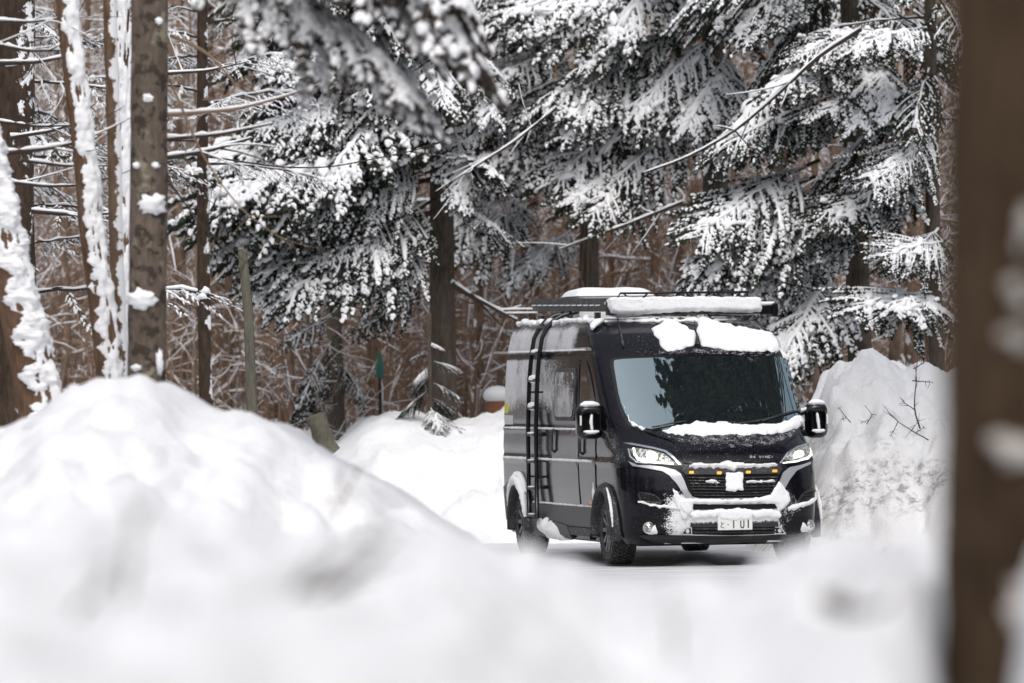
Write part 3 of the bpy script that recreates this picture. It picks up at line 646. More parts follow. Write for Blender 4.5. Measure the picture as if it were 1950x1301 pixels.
branch(TB, [(325, 68), (365, 84), (400, 105), (430, 138), (452, 165), (430, 188), (385, 190)], 45.5, .016, False, M_TAN, 0, 2)
branch(TB, [(322, 150), (350, 215), (380, 285), (420, 350), (470, 410), (560, 470)], 46, .012, False, M_TAN, 5, 3)
branch(TB, [(318, 340), (350, 385), (385, 430), (430, 470), (480, 508)], 45, .010, False, M_TWIG, 9, 4)
branch(TB, [(320, 290), (400, 298), (520, 318), (620, 321), (700, 305), (800, 285), (870, 260)], 52, .010, False, M_TWIG, 6, 5)
for i, (a, yy, b_, y2) in enumerate([(-10, 40, 130, 32), (-10, 85, 118, 96), (0, 120, 140, 105), (0, 232, 150, 238), (20, 262, 175, 225), (0, 292, 185, 262), (40, 305, 215, 315), (0, 345, 175, 352), (60, 402, 240, 405), (318, 140, 470, 118), (318, 265, 520, 235), (318, 300, 480, 262)]):
    branch(TR, [(a, yy), ((a + b_) / 2, (yy + y2) / 2 + 6), (b_, y2)], 47 + i % 5 * 1.5, .018 + .004 * (i % 3), True, M_TWIG, 4, 20 + i)
for i, (tr, pts, Y, r) in enumerate([(FC, [(1640, 55), (1560, 105), (1480, 180), (1400, 250), (1310, 300), (1225, 330)], 66, .030),
        (FB, [(1300, 385), (1200, 425), (1065, 475)], 71, .026), (FA, [(860, 540), (900, 565), (985, 610)], 71, .05),
        (FD, [(1060, 205), (980, 270), (900, 320), (830, 365)], 68, .020), (FC, [(1650, 430), (1590, 490), (1530, 560)], 69, .02)]):
    branch(tr, pts, Y, r, True, M_TWIG, 6, 60 + i)

# heavily blurred near trunk at the right edge
m = bark_mat('near_bark', (.030, .018, .010), (.088, .057, .034), 7)
Tn2, P = lone('near_tree', 1964, 1301, 12.6, 1968, 0, .212, .188, m, 'dark brown tree trunk filling the right edge, out of focus', 'tree', seed=12, wob=.001)
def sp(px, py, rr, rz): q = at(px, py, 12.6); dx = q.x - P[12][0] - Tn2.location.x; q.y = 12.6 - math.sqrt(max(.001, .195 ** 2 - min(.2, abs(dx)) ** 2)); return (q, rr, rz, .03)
snow_lump(Tn2, [sp(1945, 430, .020, .040), sp(1932, 470, .012, .02), sp(1918, 548, .022, .022), sp(1932, 580, .020, .02), sp(1912, 640, .030, .014), sp(1935, 655, .026, .018), sp(1895, 838, .035, .018), sp(1930, 858, .06, .03), sp(1955, 1150, .06, .10)], M_SNOWSH)
# twigs sticking from the ploughed bank on the right
def shrub(pts_list, Y, r, label, mt=M_TWIG, extra=6):
    o0 = at(*pts_list[0][0], Y); T = empty('bare_twig', o0); tag(T, label, 'twig', 'bare twigs in the snow')
    W = MB(); R_ = np.random.default_rng(int(pts_list[0][0][0]))
    for li, pts in enumerate(pts_list):
        P = np.array([at(a, b, Y) - o0 for a, b in pts]); P[:, 1] += np.linspace(0, .3, len(P)) * np.sin(len(P)); k = 9
        PP = np.array([[np.interp(q, np.linspace(0, 1, len(P)), P[:, a]) for a in range(3)] for q in np.linspace(0, 1, k)]); L_ = np.linalg.norm(P[-1] - P[0])
        PP[1:] += R_.normal(0, L_ * .018, (k - 1, 3)); PP[1:-1] = (PP[:-2] + 2 * PP[1:-1] + PP[2:]) / 4
        W.tube(PP, r * (1 if li == 0 else .7) * np.linspace(1, .3, k), 5)
        for _ in range(extra):
            u = R_.integers(2, k - 1); d = nrm(nrm(PP[u] - PP[u - 1]) + R_.normal(0, .7, 3)); q = np.linspace(0, 1, 4)[:, None]
            W.tube(PP[u] + d * L_ * R_.uniform(.08, .3) * q + q ** 2 * R_.normal(0, .02, 3), r * .4 * np.linspace(1, .4, 4), 4)
    W.build('stem', mt, T); return T
shrub([[(1752, 816), (1740, 780), (1742, 740), (1738, 690)], [(1741, 780), (1722, 765)], [(1738, 725), (1780, 728)], [(1740, 702), (1765, 690)]], 61.6, .0105, 'upright dark twig with two side shoots on top of the bank')
shrub([[(1768, 838), (1740, 822), (1705, 800), (1682, 772)], [(1735, 820), (1755, 800)], [(1710, 803), (1699, 832)], [(1745, 824), (1765, 812)]], 60.9, .0075, 'forked twig lying low on the bank beside the blurred trunk')
shrub([[(1650, 808), (1662, 790), (1645, 770)], [(1655, 800), (1640, 806)]], 61.2, .006, 'small forked twig midway up the ploughed bank')
shrub([[(1620, 805), (1608, 790), (1598, 775)], [(1612, 795), (1602, 800)]], 61.2, .006, 'small twig just right of the right mirror')
shrub([[(690, 880), (655, 950), (640, 985)], [(655, 950), (620, 965)], [(655, 955), (640, 900)]], 24, .006, 'pale blurred dry grass stalk in front of the left pile end', M_TAN)
M_STEM = mat('withered_stem', (.10, .085, .07), .85)
for i, (pl, Yy, r_, lb) in enumerate([([[(235, 1290), (240, 1150), (262, 1000), (330, 880)], [(262, 1000), (210, 920)]], 11.2, .008, 'withered blurred stem rising from the near snow at lower left'),
        ([[(120, 1290), (140, 1180), (185, 1120), (215, 1150)], [(185, 1120), (200, 1060)]], 10.8, .008, 'short withered blurred stem in the lower left corner'),
        ([[(380, 1290), (500, 1180), (620, 1080), (740, 990)], [(450, 1230), (580, 1190), (650, 1200)], [(560, 1130), (600, 1050)], [(520, 1160), (640, 1110), (720, 1090)]], 11.4, .012, 'withered blurred stem lying diagonally on the near snow'),
        ([[(430, 1290), (560, 1170), (700, 1060), (760, 1010)], [(620, 1120), (720, 1110)]], 11.8, .010, 'second withered blurred stem beside the diagonal one'),
        ([[(1290, 1300), (1285, 1200), (1270, 1110)]], 11.6, .006, 'faint blurred upright stem in front of the road'),
        ([[(1560, 1140), (1640, 1170), (1700, 1150)], [(1640, 1170), (1600, 1180)]], 11.0, .016, 'dark blurred root poking out of the near snow at lower right')]):
    shrub(pl, Yy, r_, lb, M_STEM, 2)
# green hydrant-like marker and a rusty post in the wood
g = empty('marker_post', at(723, 700, 74)); tag(g, 'small green painted marker hanging in the wood left of the mossy trunk', 'marker')
b = MB(); b.lathe([(-.14, .03), (-.12, .05), (.05, .055), (.10, .03), (.2, .025)], 14, 'z'); b.build('body', mat('green_paint', (.04, .17, .13), .6), g)
b = MB(); b.tube([(0, 0, -2.2), (0, 0, -.1)], .02, 8); b.build('pole', M_TWIG, g)
g = empty('rusty_barrel', at(948, 800, 73)); tag(g, 'rusty orange post capped with snow behind the rear corner of the van', 'post')
b = MB(); b.lathe([(-.6, .16), (.32, .14), (.34, .0)], 18, 'z'); b.build('body', mat('rust', (.22, .09, .045), .85), g)
b = MB(); V = [Vector((math.sin(th) * math.cos(a) * .19, math.sin(th) * math.sin(a) * .19, .32 + math.cos(th) * .12)) for th in np.linspace(0.02, pi - .02, 9) for a in np.arange(14) * 2 * pi / 14]
b.add([tuple(q) for q in V], [(i * 14 + j, i * 14 + (j + 1) % 14, (i + 1) * 14 + (j + 1) % 14, (i + 1) * 14 + j) for i in range(8) for j in range(14)]); b.build('snow_cap', M_SNOWT, g)

# tall fir standing right of the road, outside the frame; its dark boughs overhang the van and mirror in the windscreen
DENSE = []
for i in range(3):
    me, ms = make_bough(180 + i, L=3.0, droop=.18, snow=.25, dense=1.6, nr=.06, sr=.02); set_mat(me, M_TWIG, M_NEEDLE); set_mat(ms, M_SNOWT); DENSE.append((me, ms))
TO = empty('fir_tree', (8.0, 62.0, 0)); tag(TO, 'fir beside the road whose dark boughs overhang the van and show in its windscreen', 'fir tree', FG)
b, P, rad = trunk_mesh(15, .2, .04, (0, 0), 77); b.build('trunk', M_FIRBARK, TO)
OVER = TO
# the rest of the wood, all round and behind the camera, where only the van's paint sees it
def ring_wood():
    R = random.Random(5); b = MB(); tb = MB()
    spots = []
    for _ in range(34): spots.append((R.uniform(-34, 34), R.uniform(-38, -12)))
    for _ in range(70): y = R.uniform(-10, 62); spots.append((-(8.5 if 10 < y < 48 else 6) - R.random() ** 1.5 * 14, y))
    for _ in range(50): y = R.uniform(-10, 56); spots.append((max(7 if y > 30 else 4, y * .1 + 2.6) + R.random() ** 1.5 * 14, y))
    for x, y in spots:
        h = R.uniform(10, 18); tb.tube([(x, y, -1), (x, y, h * .5), (x, y, h)], [.18, .13, .02], 6)
        if R.random() < .35:
            for k in range(26):
                z = R.uniform(2, h); a = R.uniform(0, 6.28); L = R.uniform(.8, 2.2); tb.tube([(x, y, z), (x + math.cos(a) * L * .6, y + math.sin(a) * L * .6, z + .5 * L), (x + math.cos(a) * L, y + math.sin(a) * L, z + L * .8)], [.04, .03, .01], 3, cap=False)
            continue
        z = h
        while z > 1.6:
            r = (h - z) / h * min(3.0, max(.8, abs(x) - abs(y) * .095 - 1.0) if 0 < y < 62 else 3.0) + .2
            for k in range(int(6 + r * 3)):
                a = R.uniform(0, 6.28); ln = r * R.uniform(.7, 1.15); w_ = .16 * ln + .12; c_, s_ = math.cos(a), math.sin(a); zz = z + R.uniform(-.2, .2)
                p = [(x + c_ * .1, y + s_ * .1, zz), (x + c_ * ln * .6 - s_ * w_, y + s_ * ln * .6 + c_ * w_, zz - .28 * ln), (x + c_ * ln, y + s_ * ln, zz - .5 * ln), (x + c_ * ln * .6 + s_ * w_, y + s_ * ln * .6 - c_ * w_, zz - .28 * ln)]
                b.add(p, [(0, 1, 2, 3)])
            z -= .42
    me = MB(); me.v = b.v + tb.v; me.n = b.n + tb.n; me.f = b.f + [np.where(f < 0, -1, f + b.n) for f in tb.f]
    o = me.build('surrounding_wood', M_NEEDLE, smooth=False, kind='stuff')
    o.data.materials.append(M_FIRBARK); idx = np.zeros(len(o.data.polygons), dtype=np.int32); idx[sum(len(f) for f in b.f):] = 1; o.data.polygons.foreach_set('material_index', idx)
    tag(o, 'mixed wood surrounding the clearing outside the picture')
ring_wood()
# ================================================================ THE VAN
# local frame: x across (towards the picture's right), y back along the van from the front axle, z up from the road
VTH = math.asin(.2113); VAN_Y = 57.81
_h = at(1158, 1011, VAN_Y - 1.01 * math.sin(VTH)); VAN_X = _h.x + 1.01 * math.cos(VTH)
VAN_Z = 0.012
van = empty('camper_van', (VAN_X, VAN_Y, VAN_Z), VTH)
tag(van, 'black high-roof camper van with lit headlights, dusted with snow, parked on the snowy road', 'van')
VM = Matrix.Translation((VAN_X, VAN_Y, VAN_Z)) @ Matrix.Rotation(VTH, 4, 'Z'); VI = VM.inverted()

# paint: near-black, glossy; powder snow has settled in specks and films on the flanks and the nose
M_PAINT = mat('black_paint', (.005, .005, .008), .10, spec=.27); t = NT(M_PAINT); c = t.coord(); X, Y, Z = t.xyz(c)
nv = t.n('ShaderNodeNewGeometry').outputs['Normal']
vt = t.n('ShaderNodeVectorTransform', vector_type='NORMAL', convert_from='WORLD', convert_to='OBJECT'); t.L(nv, vt.inputs[0]); NX, NY, NZ = t.xyz(vt.outputs[0])
big = t.noise(c, 1.6, 3, .5); mid = t.noise(c, 7, 4, .6); fine = t.noise(c, 62, 3, .7); vfine = t.noise(c, 150, 2, .8)
side = t.smooth(t.m('MULTIPLY', NX, -1.), .55, .85)
up_band = t.m('MULTIPLY', t.smooth(Z, 2.13, 2.2), t.smooth(Z, 2.5, 2.38))
up2 = t.m('MULTIPLY', up_band, t.smooth(Y, 1.0, 1.9))
md = t.m('MULTIPLY', t.m('MULTIPLY', t.smooth(Z, 1.35, 1.75), t.smooth(Z, 2.13, 2.08)), t.smooth(Y, .9, 3.2))
lo = t.m('MULTIPLY', t.smooth(Z, .95, 1.05), t.smooth(Z, 1.4, 1.32))
dens = t.m('ADD', t.m('ADD', t.m('MULTIPLY', up2, .75), t.m('MULTIPLY', md, .68)), t.m('ADD', t.m('MULTIPLY', lo, .26), .12))
dens = t.m('ADD', dens, t.m('MULTIPLY', t.m('SUBTRACT', big, .5), .75)); dens = t.m('ADD', dens, t.m('MULTIPLY', t.m('SUBTRACT', mid, .5), .45))
sp_ = t.m('ADD', t.m('MULTIPLY', fine, .6), t.m('MULTIPLY', vfine, .4))
sidef = t.m('MULTIPLY', t.smooth(t.m('ADD', sp_, t.m('MULTIPLY', t.m('SUBTRACT', dens, .5), .40)), .50, .60), side)
sidef = t.m('MULTIPLY', sidef, t.m('ADD', .25, t.m('MULTIPLY', t.smooth(dens, .2, .8), .55)))
film = t.m('MULTIPLY', t.m('MULTIPLY', side, t.smooth(dens, .1, .9)), .07)
sidef = t.m('MAXIMUM', sidef, film)
# front: scattered flecks, heavier near ledges
fr = t.smooth(t.m('MULTIPLY', NY, -1.), .1, .5)
fleck = t.m('MULTIPLY', t.smooth(t.m('ADD', vfine, t.m('MULTIPLY', fine, .5)), .93, .99), t.m('ADD', .5, t.m('MULTIPLY', t.smooth(t.m('ABSOLUTE', X), .8, .4), 1.6)))
low = t.m('MULTIPLY', t.smooth(Z, .88, .62), t.smooth(t.m('ABSOLUTE', X), .80, .46))
fd = t.m('ADD', t.m('MULTIPLY', low, .84), t.m('MULTIPLY', t.m('SUBTRACT', mid, .5), .8))
frontf = t.m('MULTIPLY', t.m('MAXIMUM', t.m('MULTIPLY', fleck, .38), t.smooth(t.m('ADD', sp_, t.m('MULTIPLY', t.m('SUBTRACT', fd, .5), .5)), .52, .57)), fr)
topf = t.m('MULTIPLY', t.m('MULTIPLY', t.smooth(NZ, .9, .97), t.smooth(Z, 2.50, 2.515)), .95)
fac = t.m('MAXIMUM', t.m('MAXIMUM', sidef, frontf), topf)
t.L(t.mix(fac, (.005, .005, .008), (.80, .805, .82)), t.b.inputs['Base Color'])
t.L(t.m('ADD', .14, t.m('MULTIPLY', fac, .5)), t.b.inputs['Roughness'])
M_PLAS = mat('black_plastic', (.022, .022, .024), .55); M_GLOSS = mat('gloss_black', (.008, .008, .009), .15)
M_RUB = mat('tyre_rubber', (.018, .018, .018), .8); M_DK = mat('underbody_dark', (.006, .006, .006), .9)
t = NT(M_PLAS); c = t.coord(); a_ = t.noise(c, 120, 2, .8); b_ = t.noise(c, 9, 3)
t.L(t.mix(t.m('MULTIPLY', t.smooth(t.m('ADD', a_, t.m('MULTIPLY', b_, .4)), .83, .9), .7), (.022, .022, .024), (.8, .8, .82)), t.b.inputs['Base Color'])
t = NT(M_RUB); c = t.coord(); a_ = t.noise(c, 70, 3, .8)
t.L(t.mix(t.m('MULTIPLY', t.smooth(a_, .57, .66), .55), (.018, .018, .018), (.75, .75, .77)), t.b.inputs['Base Color'])
M_CLAD = mat('grey_cladding', (.05, .05, .052), .5)
M_VAL = mat('snowed_valance', (.03, .03, .032), .5); t = NT(M_VAL); c = t.coord(); Z_ = t.xyz(c)[2]
f = t.smooth(t.m('ADD', t.m('ADD', t.m('MULTIPLY', t.noise(c, 70, 3, .8), .5), t.m('MULTIPLY', t.noise(c, 14, 3), .3)), t.smooth(Z_, .38, .52, 0., .62)), .55, .66)
t.L(t.mix(f, (.03, .03, .032), (.84, .845, .86)), t.b.inputs['Base Color'])
M_SILV = mat('silver_trim', (.52, .53, .55), .35, metal=.6)
M_CHR = mat('chrome', (.75, .76, .78), .15, metal=1)
M_GLASS = mat('windscreen_glass', (.012, .019, .021), .012, ior=5.0, spec=.5); M_GLASS.node_tree.nodes['Principled BSDF'].inputs['Specular Tint'].default_value = (.80, .97, 1, 1)
M_SGL = mat('side_glass', (.010, .011, .011), .05, ior=2.4)
M_FROSTG = mat('frosted_glass', (.02, .02, .02), .12, ior=1.6); t = NT(M_FROSTG); c = t.coord(); f = t.smooth(t.m('ADD', t.m('MULTIPLY', t.noise(c, 75, 3, .8), .6), t.m('MULTIPLY', t.noise(c, 4, 3), .55)), .52, .64)
t.L(t.mix(t.m('MULTIPLY', f, .6), (.02, .02, .02), (.8, .8, .82)), t.b.inputs['Base Color']); t.L(t.m('ADD', .12, t.m('MULTIPLY', f, .5)), t.b.inputs['Roughness'])
M_LED = mat('headlight_beam', (1, 1, .95), .3, emit=(1, .98, .86), es=1.6)
M_DRL = mat('daylight_strip', (1, 1, 1), .3, emit=(1, .97, .84), es=1.2)
M_LAMPIN = mat('lamp_reflector', (.42, .44, .42), .25, metal=.8); t = NT(M_LAMPIN); c = t.coord()
M_LAMPIN.node_tree.nodes['Principled BSDF'].inputs['Emission Color'].default_value = (1, 1, .85, 1); M_LAMPIN.node_tree.nodes['Principled BSDF'].inputs['Emission Strength'].default_value = .12; t.L(t.mix(t.smooth(t.noise(c, 34, 3), .45, .6), (.05, .06, .05), (.8, .82, .78)), t.b.inputs['Base Color'])
M_AMB = mat('amber_light', (.9, .45, .06), .3, emit=(1, .50, .08), es=.25)
M_ORG = mat('orange_marker', (.75, .22, .05), .4); M_WHITEP = mat('white_plastic', (.78, .78, .76), .5); M_PLATE = mat('plate_white', (.80, .80, .77), .5); M_INK = mat('plate_ink', (.02, .035, .025), .5)

# ---- body section parameters by height
Zs = [.22, .28, .36, .48, .62, .76, .90, .98, 1.04, 1.10, 1.18, 1.26, 1.32, 1.37, 1.42, 1.60, 1.80, 2.00, 2.09, 2.14, 2.24, 2.34, 2.42, 2.47, 2.505, 2.525, 2.535]
Fs = [-.82, -.88, -.925, -.945, -.948, -.94, -.915, -.89, -.86, -.81, -.70, -.56, -.45, -.36, -.30, -.111, .100, .310, .405, .46, .60, .76, .93, 1.10, 1.40, 1.9, 2.6]
Ws = [.95, .985, 1.0, 1.01, 1.02, 1.03, 1.035, 1.035, 1.035, 1.035, 1.035, 1.032, 1.03, 1.028, 1.025, 1.022, 1.016, 1.008, 1.002, .998, .985, .965, .938, .908, .85, .74, .45]
Ss = [.45, .45, .46, .48, .50, .52, .54, .55, .56, .58, .62, .64, .62, .56, .46, .40, .345, .29, .265, .26, .26, .28, .31, .35, .35, .35, .3]
Ps = [2.6, 2.6, 2.6, 2.6, 2.6, 2.6, 2.6, 2.6, 2.7, 2.8, 3.0, 3.1, 3.2, 3.3, 3.5, 3.6, 3.6, 3.6, 3.6, 3.6, 3.6, 3.6, 3.4, 3.2, 3., 3., 3.]
Rs = [4.98, 5.04, 5.06, 5.06, 5.05, 5.04, 5.03, 5.03, 5.03, 5.03, 5.025, 5.02, 5.02, 5.02, 5.015, 5.0, 4.98, 4.955, 4.945, 4.94, 4.92, 4.90, 4.87, 4.84, 4.78, 4.6, 4.2]
def prm(z):
    g = lambda a: float(np.interp(z, Zs, a)); W = g(Ws)
    # swage lines pressed into the flank
    W += -.014 * math.exp(-((z - 2.165) / .022) ** 2) + .010 * math.exp(-((z - 1.355) / .02) ** 2) - .008 * math.exp(-((z - 1.40) / .03) ** 2) + .010 * math.exp(-((z - 1.03) / .025) ** 2) - .006 * math.exp(-((z - 1.10) / .03) ** 2)
    return g(Fs), W, g(Ss), g(Ps), g(Rs)
NF, NS, NR = 22, 130, 16
def outline(z):
    F, W, S, p, Rr = prm(z); pts = []
    for i in range(NF + 1):
        a = (pi / 2) * i / NF; x = W * math.sin(a) ** (2 / p); y = F + S * (1 - max(0, math.cos(a)) ** (2 / p)); pts.append((x, y))
    # even out: resample by arc length
    P = np.array(pts); d = np.concatenate([[0], np.cumsum(np.hypot(*np.diff(P, axis=0).T))]); q = np.linspace(0, d[-1], NF + 1)
    P = np.stack([np.interp(q, d, P[:, 0]), np.interp(q, d, P[:, 1])], 1)
    y1 = F + S; sd = np.stack([np.full(NS, W), y1 + (Rr - .16 - y1) * (np.arange(1, NS + 1) / NS)], 1)
    a = (pi / 2) * np.arange(1, NR + 1) / NR; rc = .16
    n1 = 8; a = (pi / 2) * np.arange(1, n1 + 1) / n1; rr_ = np.stack([W - rc + rc * np.cos(a), Rr - rc + rc * np.sin(a)], 1)
    xx = (W - rc) * (1 - np.arange(1, NR - n1 + 1) / (NR - n1)); rb = np.stack([xx, np.full(len(xx), Rr)], 1)
    H = np.concatenate([P, sd, rr_, rb])             # x >= 0 half, from nose centre round to tail centre
    L = H[1:-1][::-1] * [-1, 1]
    return np.concatenate([H, L])
zrow = np.concatenate([np.arange(.22, 2.40, .0235), np.linspace(2.405, 2.535, 9)])
ring = [np.concatenate([o_, np.full((len(o_), 1), z)], 1) for z in zrow for o_ in [outline(z)]]
nr_ = len(ring[0]); V = np.concatenate(ring); i = np.arange(len(zrow) - 1)[:, None]; j = np.arange(nr_)[None, :]; j2 = (j + 1) % nr_
F = np.stack([i * nr_ + j, i * nr_ + j2, (i + 1) * nr_ + j2, (i + 1) * nr_ + j], -1).reshape(-1, 4)
bvh = BVHTree.FromPolygons([tuple(v) for v in V], [tuple(f) for f in F])
cen = V[F].mean(1)
ARCH = [(0, .35, .44), (4.035, .35, .44)]
keep = np.ones(len(F), bool)
for ay, az_, ar in ARCH: keep &= ~((np.hypot(cen[:, 1] - ay, cen[:, 2] - az_) < ar - .01) & (np.abs(cen[:, 0]) > .8))
body = MB(); body.add(V, F[keep])
tc = len(V) - nr_; topc = V[tc:].mean(0) + [0, 0, .004]; body.v.append(topc.reshape(1, 3)); body.f.append(np.array([[tc + q, tc + (q + 1) % nr_, body.n, -1] for q in range(nr_)])); body.n += 1
body.build('body', M_PAINT, van)

def vray(px, py):                                    # photograph point -> ray in van frame
    o = VI @ Vector((0, 0, HC)); d = (VI.to_3x3() @ ray(px, py)).normalized(); return o, d
def hit(px, py):
    o, d = vray(px, py); h = bvh.ray_cast(o, d)
    if h[0] is None or h[0].y > 3:
        k = (.1 - o.y) / d.y if h[0] is None else 1; q = o + d * ((.0 - o.y) / d.y)
        h = bvh.find_nearest(q)
    n = h[1]
    if n.dot(d) > 0: n = -n
    return h[0], n
def hit_side(y, z, s=-1):
    h = bvh.ray_cast(Vector((s * 3, y, z)), Vector((-s, 0, 0)))
    if h[0] is None: h = bvh.find_nearest(Vector((s * 1.0, y, z)))
    n = h[1]
    if n.x * s < 0: n = -n
    return h[0], n
def hit_front(x, z):
    h = bvh.ray_cast(Vector((x, -4, z)), Vector((0, 1, 0)))
    if h[0] is None: h = bvh.find_nearest(Vector((x, -.9, z)))
    n = h[1]
    if n.y > 0: n = -n
    return h[0], n
def on_plane(px, py, axis, val):
    o, d = vray(px, py); return o + d * ((val - o[axis]) / d[axis])
def sidept(px, py):                                  # a point seen on the flank, as (y, z)
    p = on_plane(px, py, 0, -1.02); h = bvh.ray_cast(*vray(px, py))
    if h[0] is not None and h[0].x < -.7 and h[0].y > -.4: p = h[0]
    return (p.y, p.z)

def resamp(poly, step, closed=True):
    out = []; n = len(poly)
    for i in range(n if closed else n - 1):
        a, b = Vector(poly[i]), Vector(poly[(i + 1) % n]); k = max(1, int((b - a).length / step))
        for q in range(k): out.append(a + (b - a) * (q / k))
    return out
def chaikin(poly, it=2):
    for _ in range(it):
        o = []
        for i in range(len(poly)):
            a, b = Vector(poly[i]), Vector(poly[(i + 1) % len(poly)]); o += [a * .75 + b * .25, a * .25 + b * .75]
        poly = o
    return poly
def dist_edge(p, B):
    best = 1e9
    for i in range(len(B)):
        a = B[i]; b = B[(i + 1) % len(B)]; ab = b - a; t_ = max(0, min(1, (p - a).dot(ab) / (ab.length_squared + 1e-12))); best = min(best, (a + ab * t_ - p).length)
    return best
def patch(name, poly, step, P, material, parent=van, off=.004, thick=.004, dome=0, edge=None, rough=0, smooth_it=0, wob=0, label=None, seed=0, asp=1.0, down=.03, kind=None, dn=.30):
    """ a panel, pane or snow pad lying on the body: poly is drawn in the coordinates that P(u, v) maps to (point, normal) """
    poly = [Vector((a * asp, b)) for a, b in poly]
    if smooth_it: poly = chaikin(poly, smooth_it)
    B = resamp(poly, step)
    if wob:
        B = [Vector((b.x + wob * noise.noise(Vector((b.x * .35 / step, b.y * .35 / step, seed))) * 2.2, b.y + wob * noise.noise(Vector((b.x * .35 / step, b.y * .35 / step, seed + 9))) * 2.2)) for b in B]
    n = len(B); xs = [b.x for b in B]; ys = [b.y for b in B]; pts = list(B)
    y = min(ys) + step / 2; r = 0
    while y < max(ys):
        x = min(xs) + (step / 2 if r % 2 else 0)
        while x < max(xs):
            q = Vector((x, y)); inside = False
            for i in range(n):
                a, b = B[i], B[(i + 1) % n]
                if (a.y > y) != (b.y > y) and x < (b.x - a.x) * (y - a.y) / (b.y - a.y) + a.x: inside = not inside
            if inside and dist_edge(q, B) > step * .45: pts.append(q)
            x += step
        y += step * .87; r += 1
    vs, es, fs, *_ = delaunay_2d_cdt(pts, [(i, (i + 1) % n) for i in range(n)], [], 1, 1e-5)
    if not fs: return None
    surf = [P(v.x / asp, v.y) for v in vs]; nv = len(vs); top, bot = [], []
    edge = edge or step * 3
    for v, (p, nn) in zip(vs, surf):
        d = dist_edge(v, B); h = off + thick
        if dome:
            k = min(1, d / edge); h = off + thick + dome * math.sqrt(max(0, 1 - (1 - k) ** 2))
            h += dome * dn * noise.fractal(Vector(p) * 9, 1., 2., 3) * k
        if rough: h += rough * noise.fractal(Vector(p) * 40, 1, 2, 3)
        top.append(p + nn * h); bot.append(p - nn * down)
    ec = {}
    for f in fs:
        for a, b in zip(f, list(f[1:]) + [f[0]]): ec[(a, b)] = 1
    m_ = MB(); tri = np.array([list(f)[:3] for f in fs if len(f) == 3])
    m_.add([tuple(q) for q in top], tri)
    rim = [(a, b) for (a, b) in ec if (b, a) not in ec]
    used = sorted({a for e in rim for a in e}); ix = {a: q for q, a in enumerate(used)}
    RV = [tuple(top[a]) for a in used] + [tuple(bot[a]) for a in used]; k = len(used)
    m_.add(RV, [(ix[b], ix[a], ix[a] + k, ix[b] + k) for a, b in rim])
    o = m_.build(name, material, parent, smooth=bool(dome or True), kind=kind, label=label)
    # make normals point outwards
    me = o.data; bm = bmesh.new(); bm.from_mesh(me); bmesh.ops.recalc_face_normals(bm, faces=bm.faces); 
    c0 = surf[0]; fl = [f for f in bm.faces if (f.calc_center_median() - c0[0]).length < .3]
    if fl and sum(f.normal.dot(c0[1]) for f in fl) < 0: bmesh.ops.reverse_faces(bm, faces=bm.faces)
    for e in bm.edges:
        if len(e.link_faces) == 1: e.smooth = False
    bm.to_mesh(me); bm.free()
    return o
def pxp(poly): return [(a, b) for a, b in poly]

# ---- front: windscreen, bonnet
def yf(x, z):
    t_ = (z - 1.42) / .67; F_ = -.30 + .705 * t_; S_ = .46 - .195 * t_; W_ = 1.027 - .025 * t_
    return F_ + S_ * (1 - (1 - min(.9999, abs(x) / W_) ** 3.55) ** (1 / 3.55))
def Pws(u, v):
    p, n_ = hit(u, v); o, d = vray(u, v); q = p.copy()
    for _ in range(6): q = o + d * ((yf(q.x, q.z) - o.y) / d.y)
    e = .004; gx = (yf(q.x + e, q.z) - yf(q.x - e, q.z)) / (2 * e); gz = (yf(q.x, q.z + e) - yf(q.x, q.z - e)) / (2 * e)
    return Vector((q.x, yf(q.x, q.z), q.z)), Vector((gx, -1, gz)).normalized()
patch('windscreen_frame', [(1161, 690), (1166, 681), (1230, 678.5), (1364, 674.5), (1440, 674), (1500, 676), (1507, 692), (1524, 761), (1535, 788), (1534, 800), (1502, 812), (1440, 817), (1380, 821), (1300, 825), (1240, 825), (1215, 820), (1196, 810), (1183, 792), (1174, 762), (1167, 722)], 7, hit, M_GLOSS, off=.001, thick=.003, smooth_it=1)
patch('windscreen', [(1168, 691), (1172, 686), (1230, 683), (1364, 679.5), (1440, 679), (1495, 681), (1501, 694), (1518, 762), (1527, 788), (1520, 800), (1498, 806), (1440, 811), (1380, 814), (1300, 818), (1243, 819), (1219, 815), (1203, 806), (1191, 790), (1180, 761), (1173, 722)], 5, Pws, M_GLASS, off=.009, thick=.003, smooth_it=1)
patch('bonnet', [(1226, 823), (1262, 835), (1284, 842), (1293, 855), (1298, 870), (1301, 886), (1390, 883), (1481, 881), (1485, 866), (1490, 852), (1502, 840), (1520, 829), (1536, 812), (1536, 803), (1500, 811), (1440, 818), (1380, 822), (1300, 826), (1245, 825)], 6, hit, M_PAINT, off=.006, thick=.006, smooth_it=1)
